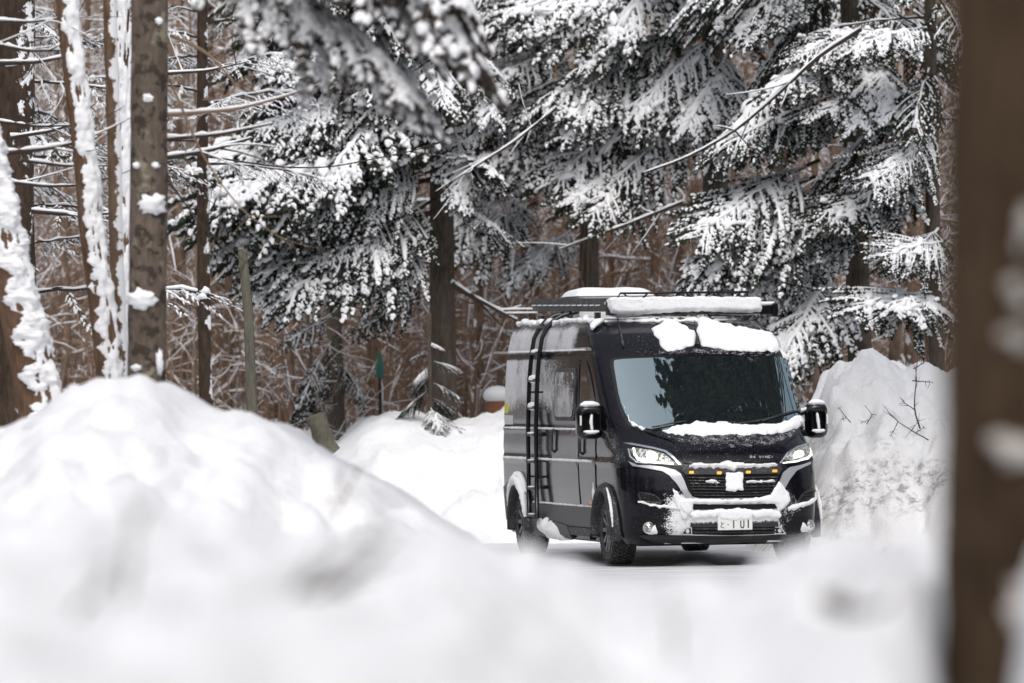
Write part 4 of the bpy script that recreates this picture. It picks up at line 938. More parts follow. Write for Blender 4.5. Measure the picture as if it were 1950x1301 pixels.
# ---- headlights
def lamp(outline_, refl, led, strip, strip2):
    h = patch('headlight', outline_, 3, hit, M_GLOSS, off=.002, thick=.006, smooth_it=1)
    patch('reflector', refl, 2.5, hit, M_LAMPIN, h, off=.008, thick=.004, smooth_it=1)
    patch('bulb', led, 2.5, hit, M_LED, h, off=.012, thick=.006, smooth_it=2)
    for s_ in strip: patch('light_strip', s_, 1.6, hit, M_DRL, h, off=.012, thick=.005)
    for s_ in strip2: patch('chrome_edge', s_, 1.6, hit, M_CHR, h, off=.010, thick=.004)
lamp([(1185, 844), (1203, 845), (1246, 853), (1268, 859), (1282, 869), (1299, 887.5), (1278, 888), (1235, 885), (1203, 883), (1194, 877), (1188, 858)],
     [(1199, 853), (1246, 859), (1264, 865), (1276, 874), (1286, 885), (1240, 881), (1216, 877), (1205, 868)],
     [(1231, 862), (1240, 861), (1250, 865), (1254, 871), (1250, 878), (1238, 878), (1231, 873)],
     [[(1205.5, 855), (1209, 855), (1211.5, 866), (1218, 874), (1230, 878.5), (1281, 882), (1283, 885.5), (1228, 882), (1214, 877.5), (1208, 868)]],
     [[(1187, 845), (1203, 845.5), (1246, 853.5), (1268, 859.5), (1282, 869.5), (1297, 886), (1293, 886), (1279, 872.5), (1265, 862.5), (1245, 857), (1203, 849)], [(1196, 856), (1199, 856), (1203, 870), (1212, 879), (1235, 884), (1212, 882), (1200, 872)]])
lamp([(1483, 883), (1498, 863), (1517, 851), (1545, 842.5), (1550.5, 853), (1550.5, 868), (1540, 876), (1519, 880)],
     [(1489, 879), (1501, 865), (1519, 854), (1541, 848), (1543, 866), (1535, 872), (1515, 876)],
     [(1508, 874), (1511, 864), (1519, 860), (1527, 861), (1530, 867), (1524, 872), (1515, 874)],
     [[(1490, 881.5), (1515, 878), (1536, 872), (1541, 866), (1542, 848), (1545, 848), (1545, 868), (1538, 875), (1516, 880.5), (1491, 883)]],
     [[(1483.5, 883), (1498, 863), (1517, 851.5), (1545, 843), (1545, 845), (1518, 854.5), (1501, 865), (1486, 883)]])
# ---- silver surround, grille, emblem
patch('silver_surround', [(1197, 879), (1214, 886), (1240, 887), (1262, 890), (1285, 895.5), (1296, 903), (1302, 914), (1310, 935), (1318, 946), (1330, 949), (1390, 950), (1460, 948.5), (1471, 945), (1477.5, 936), (1484.5, 915), (1491, 900), (1503, 890.5), (1525, 886), (1542, 879.5), (1541, 884.5), (1515, 897.5), (1503, 913), (1489, 939), (1480, 956), (1470, 959), (1390, 961), (1320, 960), (1308, 951), (1289, 922), (1274, 905.5), (1261, 898), (1230, 892), (1206, 888)], 3.2, hit, M_SILV, off=.004, thick=.014)
patch('bonnet_lip', [(1298, 888), (1482, 885), (1489, 893), (1482, 903), (1306, 905), (1298, 897)], 4, hit, M_PLAS, off=.004, thick=.014)
g = patch('grille', [(1304, 904), (1484, 902), (1478, 922), (1471, 944), (1460, 948), (1330, 949), (1318, 945), (1310, 930)], 5, hit, M_DK, off=.002, thick=.002)
for yy in (909, 914.5, 920, 925.5, 931, 937, 942):
    x0 = np.interp(yy, [904, 949], [1307, 1325]); x1 = np.interp(yy, [904, 949], [1482, 1466])
    patch('slat', [(x0, yy), ((x0 + x1) / 2, yy + 1), (x1, yy - .8), (x1, yy + 1.0), ((x0 + x1) / 2, yy + 2.8), (x0, yy + 1.8)], 5, hit, M_PLAS, g, off=.006, thick=.012)
for k in range(15):
    xx = 1318 + k * 11; 
    if 1378 < xx < 1416: continue
    patch('rib', [(xx, 921), (xx + 1.2, 921), (xx + 4, 925.5), (xx + 1.2, 930), (xx, 930), (xx + 2.6, 925.5)], 3, hit, M_PLAS, g, off=.004, thick=.008)
e = patch('emblem', [(1379.5, 901), (1415, 900), (1415, 933), (1379.5, 935)], 4, hit, M_PLAS, off=.010, thick=.020)
patch('snow_crust', [(1381, 902), (1413, 901.5), (1413, 933), (1399, 936), (1381, 935)], 2.5, hit, M_SNOW, e, off=.030, thick=.004, dome=.012, wob=1.2, edge=4)
for q in range(0):
    xx = 1385 + q * 7.2; patch('bar', [(xx, 904), (xx + 2, 904), (xx + 2, 932), (xx, 932)], 4, hit, M_SILV, e, off=.044, thick=.004)
for (xx, yy) in [(1316, 901), (1368.5, 901.8), (1423.5, 900.5), (1473.5, 898.3)]:
    a_ = patch('amber_lamp', [(xx - 4, yy - 2.2), (xx + 4, yy - 2.2), (xx + 4.5, yy), (xx + 4, yy + 2.6), (xx - 4, yy + 2.6), (xx - 4.5, yy)], 2, hit, M_AMB, off=.018, thick=.014)
# ---- bumper
patch('upper_intake', [(1318, 958.5), (1477, 957), (1479, 968), (1470, 970), (1322, 971), (1317, 968)], 4, hit, M_DK, off=.006, thick=.003)
lg = patch('lower_grille', [(1318, 1003), (1478, 1002), (1482, 1016), (1390, 1019), (1312, 1017)], 4, hit, M_DK, off=.004, thick=.003)
for yy in (1006, 1011.5): patch('slat', [(1318, yy), (1478, yy - 1), (1478, yy + 1), (1318, yy + 2)], 5, hit, M_PLAS, lg, off=.008, thick=.010)
patch('bumper_lip', [(1216, 1016), (1300, 1020), (1390, 1021), (1480, 1019), (1556, 1010), (1550, 1022), (1500, 1034), (1300, 1038), (1224, 1026)], 5, hit, M_GLOSS, off=.004, thick=.006, smooth_it=1)
patch('skid_valance', [(1318, 974), (1477, 972), (1482, 1003), (1314, 1004)], 5, hit, M_VAL, off=.003, thick=.010)
for poly, inner in [([(1214, 936), (1230, 938), (1252, 943), (1264, 960), (1240, 959), (1219, 956)], [(1218, 938.5), (1248, 944.5), (1257, 956), (1222, 951.5)]), ([(1515, 962), (1527, 937), (1553, 930.5), (1551, 948), (1540, 955)], [(1521, 957), (1530, 940), (1546, 935), (1545, 945)])]:
    q = patch('side_vent', poly, 3, hit, M_PLAS, off=.003, thick=.008, smooth_it=1); patch('opening', inner, 3, hit, M_DK, q, off=.012, thick=.002)
    for k_ in range(2):
        yy = inner[0][1] + 5 + 4 * k_ if inner[0][0] < 1300 else 943 + 5 * k_
        x0_ = 1224 if inner[0][0] < 1300 else 1529
        patch('slat', [(x0_, yy), (x0_ + 15, yy + 1 - 2 * (x0_ > 1300)), (x0_ + 15, yy + 2.2 - 2 * (x0_ > 1300)), (x0_, yy + 1.2)], 3, hit, M_PLAS, q, off=.014, thick=.006)
for cx, cy in [(1235.5, 1005.5), (1541, 1001)]:
    p, n_ = hit(cx, cy); n_ = Vector((n_.x * .4, n_.y, 0)).normalized(); rot = n_.to_track_quat('Z', 'Y').to_matrix().to_4x4(); rot.translation = p
    def disc(r_, z0_, z1_, material, nm, par, rin=0):
        b = MB(); b.lathe([(z0_, r_), (z1_, r_), (z1_ + .003, r_ * .9), (z1_ + (.012 if rin == 0 else -.01), rin if rin else .002)], 26, 'z'); b.v = [np.array([tuple(rot @ Vector(v)) for v in a]) for a in b.v]; return b.build(nm, material, par)
    fg = disc(.060, -.05, .012, M_SILV, 'fog_light', van, .044); disc(.043, -.05, .014, M_LAMPIN, 'lens', fg)
    sgn = 1 if cx < 1400 else -1
    patch('snow_ledge', [(cx - 1, cy + 9), (cx + 9 * sgn, cy - 4), (cx + 12 * sgn, cy - 6), (cx + 17 * sgn, cy + 8), (cx + 15 * sgn, cy + 11.5), (cx, cy + 11.5)] , 2.5, hit, M_SNOW, off=.004, thick=.006, dome=.01, wob=.5)
for cx, cy, s_ in [(1309, 1010.5, 1), (1483.5, 1009.5, -1)]:
    q = patch('corner_light', [(cx - 13 * s_, cy + 7), (cx - 4 * s_, cy - 5), (cx + 8 * s_, cy - 7), (cx + 9 * s_, cy + 7)], 3, hit, M_CHR, off=.004, thick=.006)
    patch('pod', [(cx - 9 * s_, cy + 5), (cx - 3 * s_, cy - 3.5), (cx + 6 * s_, cy - 5), (cx + 7 * s_, cy + 5)], 3, hit, M_DK, q, off=.010, thick=.003)
    patch('lens', [(cx + 3.4 * math.cos(a), cy + 3.4 * math.sin(a)) for a in np.arange(10) * .628], 2, hit, M_WHITEP, q, off=.014, thick=.008)
# ---- number plate
PX0, PX1 = (1367, 974), (1433, 1009.5)
pc, pn = hit(1400, 990); pa, _ = hit(1367, 990); pb_, _ = hit(1433, 990)
pl_y = pc.y - .035; L0 = on_plane(1367, 990, 1, pl_y); L1 = on_plane(1433, 990, 1, pl_y); Zt = on_plane(1400, 974.3, 1, pl_y).z; Zb = on_plane(1400, 1009.6, 1, pl_y).z
plate = MB(); plate.box((L0.x, pl_y, Zb), (L1.x, pl_y + .012, Zt)); plate = plate.build('number_plate', M_PLATE, van, smooth=False, bevel=.006)
def stroke(pts, wd, nm='character'):
    P = [Vector((L0.x + (L1.x - L0.x) * u, Zt - (Zt - Zb) * v)) for u, v in pts]; b = MB()
    for a, c_ in zip(P[:-1], P[1:]):
        d = (c_ - a).normalized(); nn = Vector((-d.y, d.x)) * wd / 2; e_ = d * wd * .3
        q = [a - e_ - nn, c_ + e_ - nn, c_ + e_ + nn, a - e_ + nn]
        b.add([(v.x, pl_y - .002, v.y) for v in q] + [(v.x, pl_y + .001, v.y) for v in q], [(0, 1, 2, 3), (4, 7, 6, 5), (0, 4, 5, 1), (1, 5, 6, 2), (2, 6, 7, 3), (3, 7, 4, 0)])
    return b
ch = stroke([(.095, .56), (.12, .66)], .006); ch.build('character', M_INK, plate, smooth=False)
ch = stroke([(.17, .60), (.10, .72), (.085, .80), (.11, .86), (.18, .86)], .006); ch.build('character', M_INK, plate, smooth=False)
ch = stroke([(.285, .70), (.30, .70)], .010); ch.build('character', M_INK, plate, smooth=False)
ch = stroke([(.455, .50), (.455, .88)], .012); ch.build('character', M_INK, plate, smooth=False)
ch = stroke([(.66, .50), (.66, .80), (.685, .875), (.725, .875), (.75, .80), (.75, .50)], .011); ch.build('character', M_INK, plate, smooth=False)
ch = stroke([(.875, .46), (.875, .88)], .013); ch.build('character', M_INK, plate, smooth=False)
def Pplate(u, v): return (on_plane(u, v, 1, pl_y), Vector((0, -1, 0)))
patch('snow_crust', [(1368, 973), (1400, 972), (1432, 973), (1431, 986), (1424, 990), (1410, 989), (1398, 991), (1384, 989), (1372, 990)], 2.2, Pplate, M_SNOW, plate, off=.0, thick=.002, dome=.008, wob=1, edge=5)

# ---- lettering on the bonnet (only its upper half is free of snow)
def letters(x0, y0, glyphs, w_, h_):
    for gi, segs in enumerate(glyphs):
        for (a, b, c_, d_) in segs:
            ax, ay, bx, by = x0 + gi * w_ + a * w_ * .7, y0 + b * h_, x0 + gi * w_ + c_ * w_ * .7, y0 + d_ * h_
            if abs(ax - bx) > abs(ay - by): q = [(ax, ay - .45), (bx, by - .45), (bx, by + .45), (ax, ay + .45)]
            else: q = [(ax - .5, ay), (ax + .5, ay), (bx + .5, by), (bx - .5, by)]
            patch('letter_stroke', q, 3, hit, M_SILV, LET, off=.014, thick=.002, down=.0)
LET = empty('lettering'); LET.parent = van
D_ = [(0, 0, .8, .1), (0, 0, 0, 1), (.8, .1, .8, .9), (0, 1, .8, .9)]; A_ = [(0, 1, .5, 0), (.5, 0, 1, 1), (.2, .65, .8, .65)]; V_ = [(0, 0, .5, 1), (.5, 1, 1, 0)]; I_ = [(.4, 0, .4, 1)]; N_ = [(0, 1, 0, 0), (0, 0, 1, 1), (1, 1, 1, 0)]; C_ = [(1, 0, 0, .05), (0, 0, 0, 1), (0, 1, 1, 1)]
letters(1428, 870.0, [D_, A_, [], V_, I_, N_, C_, I_], 5.7, 3.6)

# ---- flank: doors, windows, handles, cladding (drawn in metres along and up the side)
def S(u, v): return hit_side(u, v, -1)
def SR_(u, v): return hit_side(u, v, 1)
def sp2(lst): return [sidept(a, b) for a, b in lst]
def rr4(x0, y0, x1, y1, r):
    return [(cx + r * math.cos(math.radians(a)), cy + r * math.sin(math.radians(a))) for cx, cy, a0 in ((x1 - r, y1 - r, 0), (x0 + r, y1 - r, 90), (x0 + r, y0 + r, 180), (x1 - r, y0 + r, 270)) for a in (a0, a0 + 30, a0 + 60, a0 + 90)]
for s_, PP in ((-1, S), (1, SR_)):
    dl = 'left' 
    patch('front_door', [(.42, .62), (.78, .56), (1.12, .56), (1.14, 1.4), (1.13, 2.02), (1.06, 2.07), (.85, 2.07), (.62, 1.88), (.40, 1.62), (.36, 1.45), (.40, 1.2)], .05, PP, M_PAINT, off=.004, thick=.005, smooth_it=1)
    patch('door_window', [(.46, 1.40), (1.07, 1.40), (1.07, 1.93), (1.0, 1.97), (.90, 1.97), (.74, 1.84), (.54, 1.60)], .05, PP, M_SGL, off=.010, thick=.004, smooth_it=1)
    patch('sliding_door' if s_ < 0 else 'side_panel', [(1.19, .56), (2.42, .56), (2.42, 2.08), (1.19, 2.08)], .07, PP, M_PAINT, off=.003, thick=.005)
    patch('lower_cladding', [(.52, .36), (3.50, .36), (3.50, .56), (.52, .56)], .06, PP, M_CLAD, off=.004, thick=.012)
    patch('sill_trim', [(.50, .27), (3.56, .27), (3.56, .35), (.50, .35)], .06, PP, M_PLAS, off=.004, thick=.018)
    patch('rear_cladding', [(4.50, .36), (4.88, .36), (4.88, .72), (4.50, .80)], .06, PP, M_CLAD, off=.004, thick=.012)
    fr_ = patch('window_frame', rr4(1.30, 1.45, 2.26, 2.0, .10), .05, PP, M_PLAS, off=.010, thick=.016)
    patch('pane', rr4(1.36, 1.49, 2.20, 1.955, .08), .05, PP, M_FROSTG, fr_, off=.028, thick=.006)
    for (y0, z0, y1, z1) in [(.98, 1.13, 1.02, 1.33), (2.30, 1.14, 2.34, 1.34)]:
        b = MB(); p, n_ = PP((y0 + y1) / 2, (z0 + z1) / 2); xx = p.x + s_ * .035
        b.tube([(p.x, y0, z1 + .02), (xx, y0, z1), (xx, y0, (z0 + z1) / 2), (xx, y0, z0), (p.x, y0, z0 - .02)], .016, 8); b.build('door_handle', M_PLAS, van)
    # ledges of snow along the swage lines
    for zz, y0, y1, r_ in [(2.185, 1.0, 4.8, .011), (1.365, .95, 4.85, .013), (1.04, .5, 4.9, .016), (.575, .52, 3.5, .012)]:
        if s_ > 0: continue
        ys_ = np.arange(y0, y1, .05); P_ = []
        for y_ in ys_: p, n_ = PP(y_, zz); P_.append((p.x - .002, y_, zz))
        rn = np.random.default_rng(int(zz * 100)); b = MB(); b.tube(P_, r_ * (.65 + .5 * rn.random(len(P_))), 6); b.build('snow_ledge', M_SNOW, van)
    patch('side_marker', [(.60, .60), (.70, .60), (.70, .64), (.60, .64)], .03, PP, M_ORG, off=.006, thick=.012)
for (a, b_) in [((.86, .60), .02), ((2.55, .62), .03)]:
    pass
# grey snow film above the moulding; badge by the rear
bd = patch('sticker', [(4.62, 1.52), (4.84, 1.52), (4.84, 1.63), (4.62, 1.63)], .04, S, mat('sticker_yellow', (.55, .52, .05), .5), off=.004, thick=.001, smooth_it=1)
patch('sticker', [(4.42, 1.40), (4.86, 1.40), (4.86, 1.50), (4.42, 1.50)], .05, S, mat('sticker_grey', (.55, .55, .56), .5), off=.004, thick=.001)
patch('step_box', sp2([(1010, 990), (1034, 985), (1084, 1000), (1084, 1030), (1040, 1030), (1020, 1012)]), .08, S, M_CLAD, off=.004, thick=.03)
patch('snow_lump', sp2([(1034, 988), (1052, 990), (1066, 1001), (1072, 1014), (1078, 1026), (1062, 1031), (1045, 1022), (1037, 1008)]), .05, S, M_SNOW, off=.03, thick=.01, dome=.07, wob=.02, edge=.15)
b = MB(); p = on_plane(1135, 1030, 0, -.95); b.lathe([(-.06, .03), (.10, .04), (.10, .034), (-.06, .025)], 16, 'x', (p.x + .0, p.y, .26)); b.build('exhaust_tip', M_DK, van)
# underbody
b = MB(); b.box((-.86, -.72, .20), (.86, 4.9, .46)); b.box((-.35, .9, .17), (.30, 3.1, .24)); b.build('underbody', M_DK, van, smooth=False)
b = MB(); b.tube([(-.8, 4.035, .33), (.8, 4.035, .33)], .05, 10); b.tube([(-.8, 0, .30), (.8, 0, .30)], .045, 10); b.build('axles', M_DK, van)
# ---- wheel-arch flares, wells, wheels
def flare(cy, s_, r0, r1, a0, a1, w_, nm, material, off_=0., lift=0., parent=van):
    b = MB(); n = 40; V = []
    for i in range(n + 1):
        a = math.radians(a0 + (a1 - a0) * i / n); ca, sa = math.cos(a), math.sin(a)
        pr = [(r0, .86), (r0, 1.02 + w_), (r0 + .018, 1.045 + w_), (r1 - .03, 1.045 + w_ * .8), (r1, 1.035), (r1 + .006, .99)]
        for (r, x) in pr: V.append((s_ * (x + off_), cy - r * ca, max(.2, .35 + (r + lift) * sa)))
    k = 6; b.add(V, [(i * k + j, (i + 1) * k + j, (i + 1) * k + j + 1, i * k + j + 1) for i in range(n) for j in range(k - 1)])
    o = b.build(nm, material, parent); bm = bmesh.new(); bm.from_mesh(o.data); bmesh.ops.recalc_face_normals(bm, faces=bm.faces); bm.to_mesh(o.data); bm.free(); return o
def arc_snow(cy, s_, r, a0, a1, x, rad, seed):
    rn = np.random.default_rng(seed); n = 40; P = []
    for i in range(n + 1):
        a = math.radians(a0 + (a1 - a0) * i / n); P.append((s_ * x, cy - r * math.cos(a), .35 + r * math.sin(a)))
    b = MB(); e_ = np.sin(np.linspace(.15, pi - .15, n + 1)) ** .5; b.tube(P, rad * e_ * (.8 + .4 * rn.random(n + 1)), 8); return b
tread = MB()
def wheel(cy, s_, nm='wheel'):
    T = empty(nm, (s_ * .905, cy, .348)); T.parent = van; o_ = s_
    hw = .115; R0 = .348
    b = MB(); prof = [(-hw + .02, .20), (-hw, .235), (-hw - .004, .29), (-hw + .012, .330), (-hw + .03, .340), (hw - .03, .340), (hw - .012, .330), (hw + .004, .29), (hw, .235), (hw - .02, .20)]
    b.lathe(prof, 72, 'x'); b.build('tyre', M_RUB, T)
    if nm in TRM: me = TRM[nm]
    else:
        b = MB(); n = 44
        for i in range(n):
            for j, (x0, x1, ph) in enumerate([(-.112, -.070, 0), (-.064, -.024, .5), (-.018, .018, .15), (.024, .064, .65), (.070, .112, .2)]):
                a = (i + ph) * 2 * pi / n; da = 2 * pi / n * .36; r0_, r1_ = .335, .350 if 0 < j < 4 else .347
                V = []
                for aa in (a - da, a + da):
                    for xx in (x0, x1):
                        for rr in (r0_, r1_): sh = .10 * (xx) ; V.append((xx, rr * math.cos(aa + sh), rr * math.sin(aa + sh)))
                b.add(V, [(1, 3, 7, 5), (0, 1, 5, 4), (2, 6, 7, 3), (0, 2, 3, 1), (4, 5, 7, 6)])
        for i in range(n):                           # shoulder lugs
            for q in (-1, 1):
                a = i * 2 * pi / n; da = 2 * pi / n * .28; V = []
                for aa in (a - da, a + da):
                    V += [(q * .112, .346 * math.cos(aa), .346 * math.sin(aa)), (q * .125, .318 * math.cos(aa), .318 * math.sin(aa)), (q * .116, .300 * math.cos(aa), .300 * math.sin(aa)), (q * .10, .335 * math.cos(aa), .335 * math.sin(aa))]
                b.add(V, [(0, 1, 5, 4), (1, 2, 6, 5), (0, 4, 7, 3), (0, 3, 2, 1), (4, 5, 6, 7)])
        me = b.mesh('tread_mesh', False); TRM[nm] = me
    q = link('tread', me, M_RUB, T); q['kind'] = 'stuff'
    b = MB(); b.lathe([(o_ * .06, .03), (o_ * .07, .19), (o_ * .112, .205), (o_ * .118, .214), (o_ * .10, .222), (-o_ * .10, .215)], 48, 'x'); rim = b.build('rim', M_GLOSS, T)
    for k_ in range(10):
        a = k_ * 2 * pi / 10; b = MB(); w0, w1 = .014, .020; ca, sa = math.cos(a), math.sin(a)
        def pt(x, r, w_): return (x, r * ca - w_ * sa, r * sa + w_ * ca)
        b.add([pt(o_ * .100, .04, -w0), pt(o_ * .100, .04, w0), pt(o_ * .112, .205, w1), pt(o_ * .112, .205, -w1), pt(o_ * .075, .04, -w0), pt(o_ * .075, .04, w0), pt(o_ * .085, .205, w1), pt(o_ * .085, .205, -w1)], [(0, 1, 2, 3), (4, 7, 6, 5), (0, 4, 5, 1), (2, 6, 7, 3), (0, 3, 7, 4), (1, 5, 6, 2)])
        b.build('spoke', M_SPK, rim, smooth=False)
    b = MB(); b.lathe([(o_ * .08, .05), (o_ * .115, .05), (o_ * .122, .040), (o_ * .122, .002)], 24, 'x'); b.build('hub_cap', M_CLAD, rim)
    return T, rim
TRM = {}; M_SPK = mat('grey_spokes', (.13, .13, .135), .35, metal=.3)
for s_ in (-1, 1):
    for ai, cy in enumerate((0, 4.035)):
        T, rim = wheel(cy, s_)
        flare(cy, s_, .395, .485, -12, 192 if ai else 188, .055 if s_ < 0 else .06, 'wheel_arch_trim', M_PLAS)
        b = MB(); n = 24; V = []
        for i in range(n + 1):
            a = pi * i / n
            for x in (.60, 1.0): V.append((s_ * x, cy - .42 * math.cos(a), .30 + .42 * math.sin(a)))
        b.add(V, [(2 * i, 2 * i + 2, 2 * i + 3, 2 * i + 1) for i in range(n)]); b.add([(s_ * .62, cy - .45, .2), (s_ * .62, cy + .45, .2), (s_ * .62, cy + .45, .8), (s_ * .62, cy - .45, .8)], [(0, 1, 2, 3)]); b.build('wheel_well', M_DK, van)
b = arc_snow(4.035, -1, .455, 8, 150, 1.085, .052, 3); b.build('snow_patch', M_SNOW, van)
b = arc_snow(4.035, -1, .50, 40, 165, 1.06, .045, 6); b.build('snow_patch', M_SNOW, van)
b = arc_snow(0, -1, .45, 85, 160, 1.05, .018, 4); b.build('snow_patch', M_SNOW, van)
b = arc_snow(0, -1, .50, 5, 60, 1.08, .016, 5); b.build('snow_patch', M_SNOW, van)
b = arc_snow(0, 1, .50, 5, 60, 1.09, .020, 7); b.build('snow_patch', M_SNOW, van)
# mud flap snow between front wheel and sill
b = MB(); b.box((-1.0, .40, .22), (-.80, .43, .62)); b.build('mud_flap', M_PLAS, van, smooth=False)
patch('snow_patch', [(.44, .40), (.55, .40), (.56, .75), (.50, .82), (.45, .70)], .03, S, M_SNOW, off=.006, thick=.006, dome=.015, wob=.012, edge=.05)

# ---- snow pads on the front, each in a halo of powder
M_HALO = mat('powder_speckle', (.005, .005, .008), .12, spec=.27); t = NT(M_HALO); c = t.coord()
f = t.smooth(t.m('ADD', t.m('MULTIPLY', t.noise(c, 130, 2, .8), .7), t.m('MULTIPLY', t.noise(c, 16, 3), .3)), .55, .61)
t.L(t.mix(t.m('MULTIPLY', f, .9), (.005, .005, .008), (.8, .805, .82)), t.b.inputs['Base Color']); t.L(t.m('ADD', .12, t.m('MULTIPLY', f, .5)), t.b.inputs['Roughness'])
def grow(poly, k, dy=0):
    cx = sum(p[0] for p in poly) / len(poly); cy = sum(p[1] for p in poly) / len(poly); out = []
    n = len(poly)
    for i in range(n):
        a, b = Vector(poly[i - 1]), Vector(poly[(i + 1) % n]); d = b - a; nn = Vector((d.y, -d.x)).normalized(); 
        if sum(poly[q][0] * poly[(q + 1) % n][1] - poly[(q + 1) % n][0] * poly[q][1] for q in range(n)) < 0: nn = -nn
        out.append((poly[i][0] + nn.x * k, poly[i][1] + nn.y * k + dy))
    return out
patch('powder', [(1262, 829), (1300, 832), (1380, 833), (1440, 832), (1500, 825), (1520, 817), (1512, 828), (1494, 838), (1478, 846), (1440, 850), (1380, 851), (1320, 848), (1290, 842)], 4, hit, M_HALO, off=.012, thick=.002, wob=3, down=0)
patch('powder', [(1310, 606), (1340, 603), (1400, 604), (1448, 612), (1470, 630), (1440, 628), (1380, 614), (1345, 604), (1320, 612), (1300, 618), (1250, 614), (1235, 606)], 4, hit, M_HALO, off=.002, thick=.002, wob=2, down=0)
patch('powder', [(1255, 666), (1300, 669), (1350, 666), (1420, 672), (1480, 674), (1478, 678), (1420, 678), (1340, 673), (1255, 674)], 4, hit, M_HALO, off=.002, thick=.002, wob=2, down=0)
patch('powder', [(1484, 932), (1500, 930), (1512, 945), (1520, 958), (1524, 972), (1508, 985), (1492, 1000), (1482, 1000), (1486, 975), (1500, 955)], 4, hit, M_HALO, off=.003, thick=.002, wob=3, down=0)
for nm, poly, dome, edge in [
    ('a', [(1241, 627), (1257, 618), (1273, 611), (1291, 615), (1308, 625), (1324, 634), (1326, 647), (1323, 659), (1310, 661), (1298, 666), (1281, 669), (1265, 669), (1258, 659), (1254, 648), (1247, 640)], .036, 10),
    ('b', [(1330, 607), (1341, 606), (1360, 612), (1378, 618), (1405, 623), (1434, 629), (1457, 633), (1470, 637), (1478, 645), (1483, 656), (1484, 667), (1478, 670), (1472, 670), (1465, 669), (1445, 671), (1420, 670), (1404, 668), (1385, 668), (1371, 665), (1360, 664), (1348, 662), (1335, 659), (1330, 648), (1327, 636), (1328, 620)], .042, 11),
    ('c', [(1261, 823), (1285, 815), (1311, 810), (1327, 804), (1346, 809), (1362, 807), (1381, 806), (1400, 810), (1425, 813), (1455, 812), (1478, 809), (1500, 801), (1519, 791), (1532, 800), (1533, 808), (1520, 815), (1505, 822), (1485, 826), (1460, 829), (1440, 829), (1415, 832), (1395, 829), (1380, 830), (1360, 831), (1335, 833), (1318, 829), (1300, 831), (1272, 827)], .035, 7),
    ('d', [(1311, 892), (1318, 883), (1335, 884), (1352, 884), (1370, 883), (1382, 879), (1392, 881), (1405, 882), (1425, 884), (1450, 884), (1478, 883), (1481, 887), (1460, 891), (1430, 892), (1405, 893), (1398, 898), (1385, 894), (1350, 892), (1330, 893)], .035, 4),
    ('e', [(1313, 948), (1322, 950), (1350, 950), (1390, 951), (1430, 950), (1452, 946), (1466, 942), (1475, 930), (1482, 918), (1490, 925), (1500, 940), (1504, 955), (1492, 968), (1480, 975), (1478, 960), (1440, 958), (1390, 959), (1350, 960), (1319, 960), (1318, 975), (1309, 985), (1298, 972), (1290, 955), (1300, 950)], .022, 5),
    ('f', [(1312, 975), (1330, 970), (1345, 973), (1355, 970), (1372, 969), (1390, 970), (1405, 967), (1420, 970), (1440, 972), (1460, 969), (1480, 971), (1486, 980), (1482, 988), (1460, 986), (1436, 988), (1432, 983), (1400, 980), (1366, 983), (1360, 989), (1340, 987), (1318, 990)], .022, 5),
    ('g', [(1214, 953), (1230, 957), (1250, 961), (1275, 963), (1292, 966), (1290, 969), (1268, 968), (1240, 964), (1217, 957)], .012, 3),
    ('h', [(1498, 966), (1510, 960), (1530, 957), (1547, 947), (1553, 935), (1556, 940), (1552, 952), (1535, 963), (1515, 970), (1500, 974)], .018, 4),
    ('i', [(1281, 930), (1290, 938), (1298, 950), (1304, 965), (1310, 985), (1304, 990), (1292, 970), (1284, 950)], .010, 4),
    ('k', [(1341, 917), (1352, 914.5), (1363, 914), (1370, 919), (1358, 920.5), (1342, 920)], .02, 3), ('l', [(1419, 917), (1436, 914), (1450, 915.5), (1470, 914), (1476, 918), (1450, 920), (1420, 919.5)], .02, 3),
    ('m', [(1192, 785), (1186, 765), (1190, 780), (1200, 800), (1215, 811), (1230, 817), (1222, 819), (1203, 810)], .010, 3)]:
    patch('snow_patch', poly, 3.0, hit, M_SNOW, off=.012 if nm not in 'ab' else .003, thick=.004, dome=dome, edge=edge, wob=1.6, rough=.003, seed=ord(nm))
# wipers
for pts in ([(1242, 818), (1275, 811), (1306, 806)], [(1292, 820), (1340, 812), (1400, 808)], [(1450, 806), (1490, 792), (1526, 782)], [(1395, 812), (1440, 806), (1478, 797)]):
    P = [hit(*q) for q in resamp([Vector(p) for p in pts] , 8, False)] + [hit(*pts[-1])]
    b = MB(); b.tube([p + n_ * .03 for p, n_ in P], .009, 6); b.build('wiper', M_PLAS, van)
# drip-end of the roof channels and aerial
for pts, r_ in (([(1176, 606), (1180, 630), (1186, 655), (1187, 662)], .012), ([(1323, 612), (1325, 632)], .006), ([(1447, 604), (1455, 618), (1462, 632)], .02)):
    P = [hit(*q) for q in resamp([Vector(p) for p in pts], 6, False)] + [hit(*pts[-1])]
    b = MB(); b.tube([p + n_ * .012 for p, n_ in P], np.linspace(r_ * .6, r_, len(P)), 6); b.build('roof_channel', M_PLAS, van)
patch('aerial_base', [(1326, 636), (1329, 646), (1333, 657), (1328, 659), (1323, 657), (1324, 646)], 2, hit, M_PLAS, off=.0, thick=.03, dome=.04, edge=4)

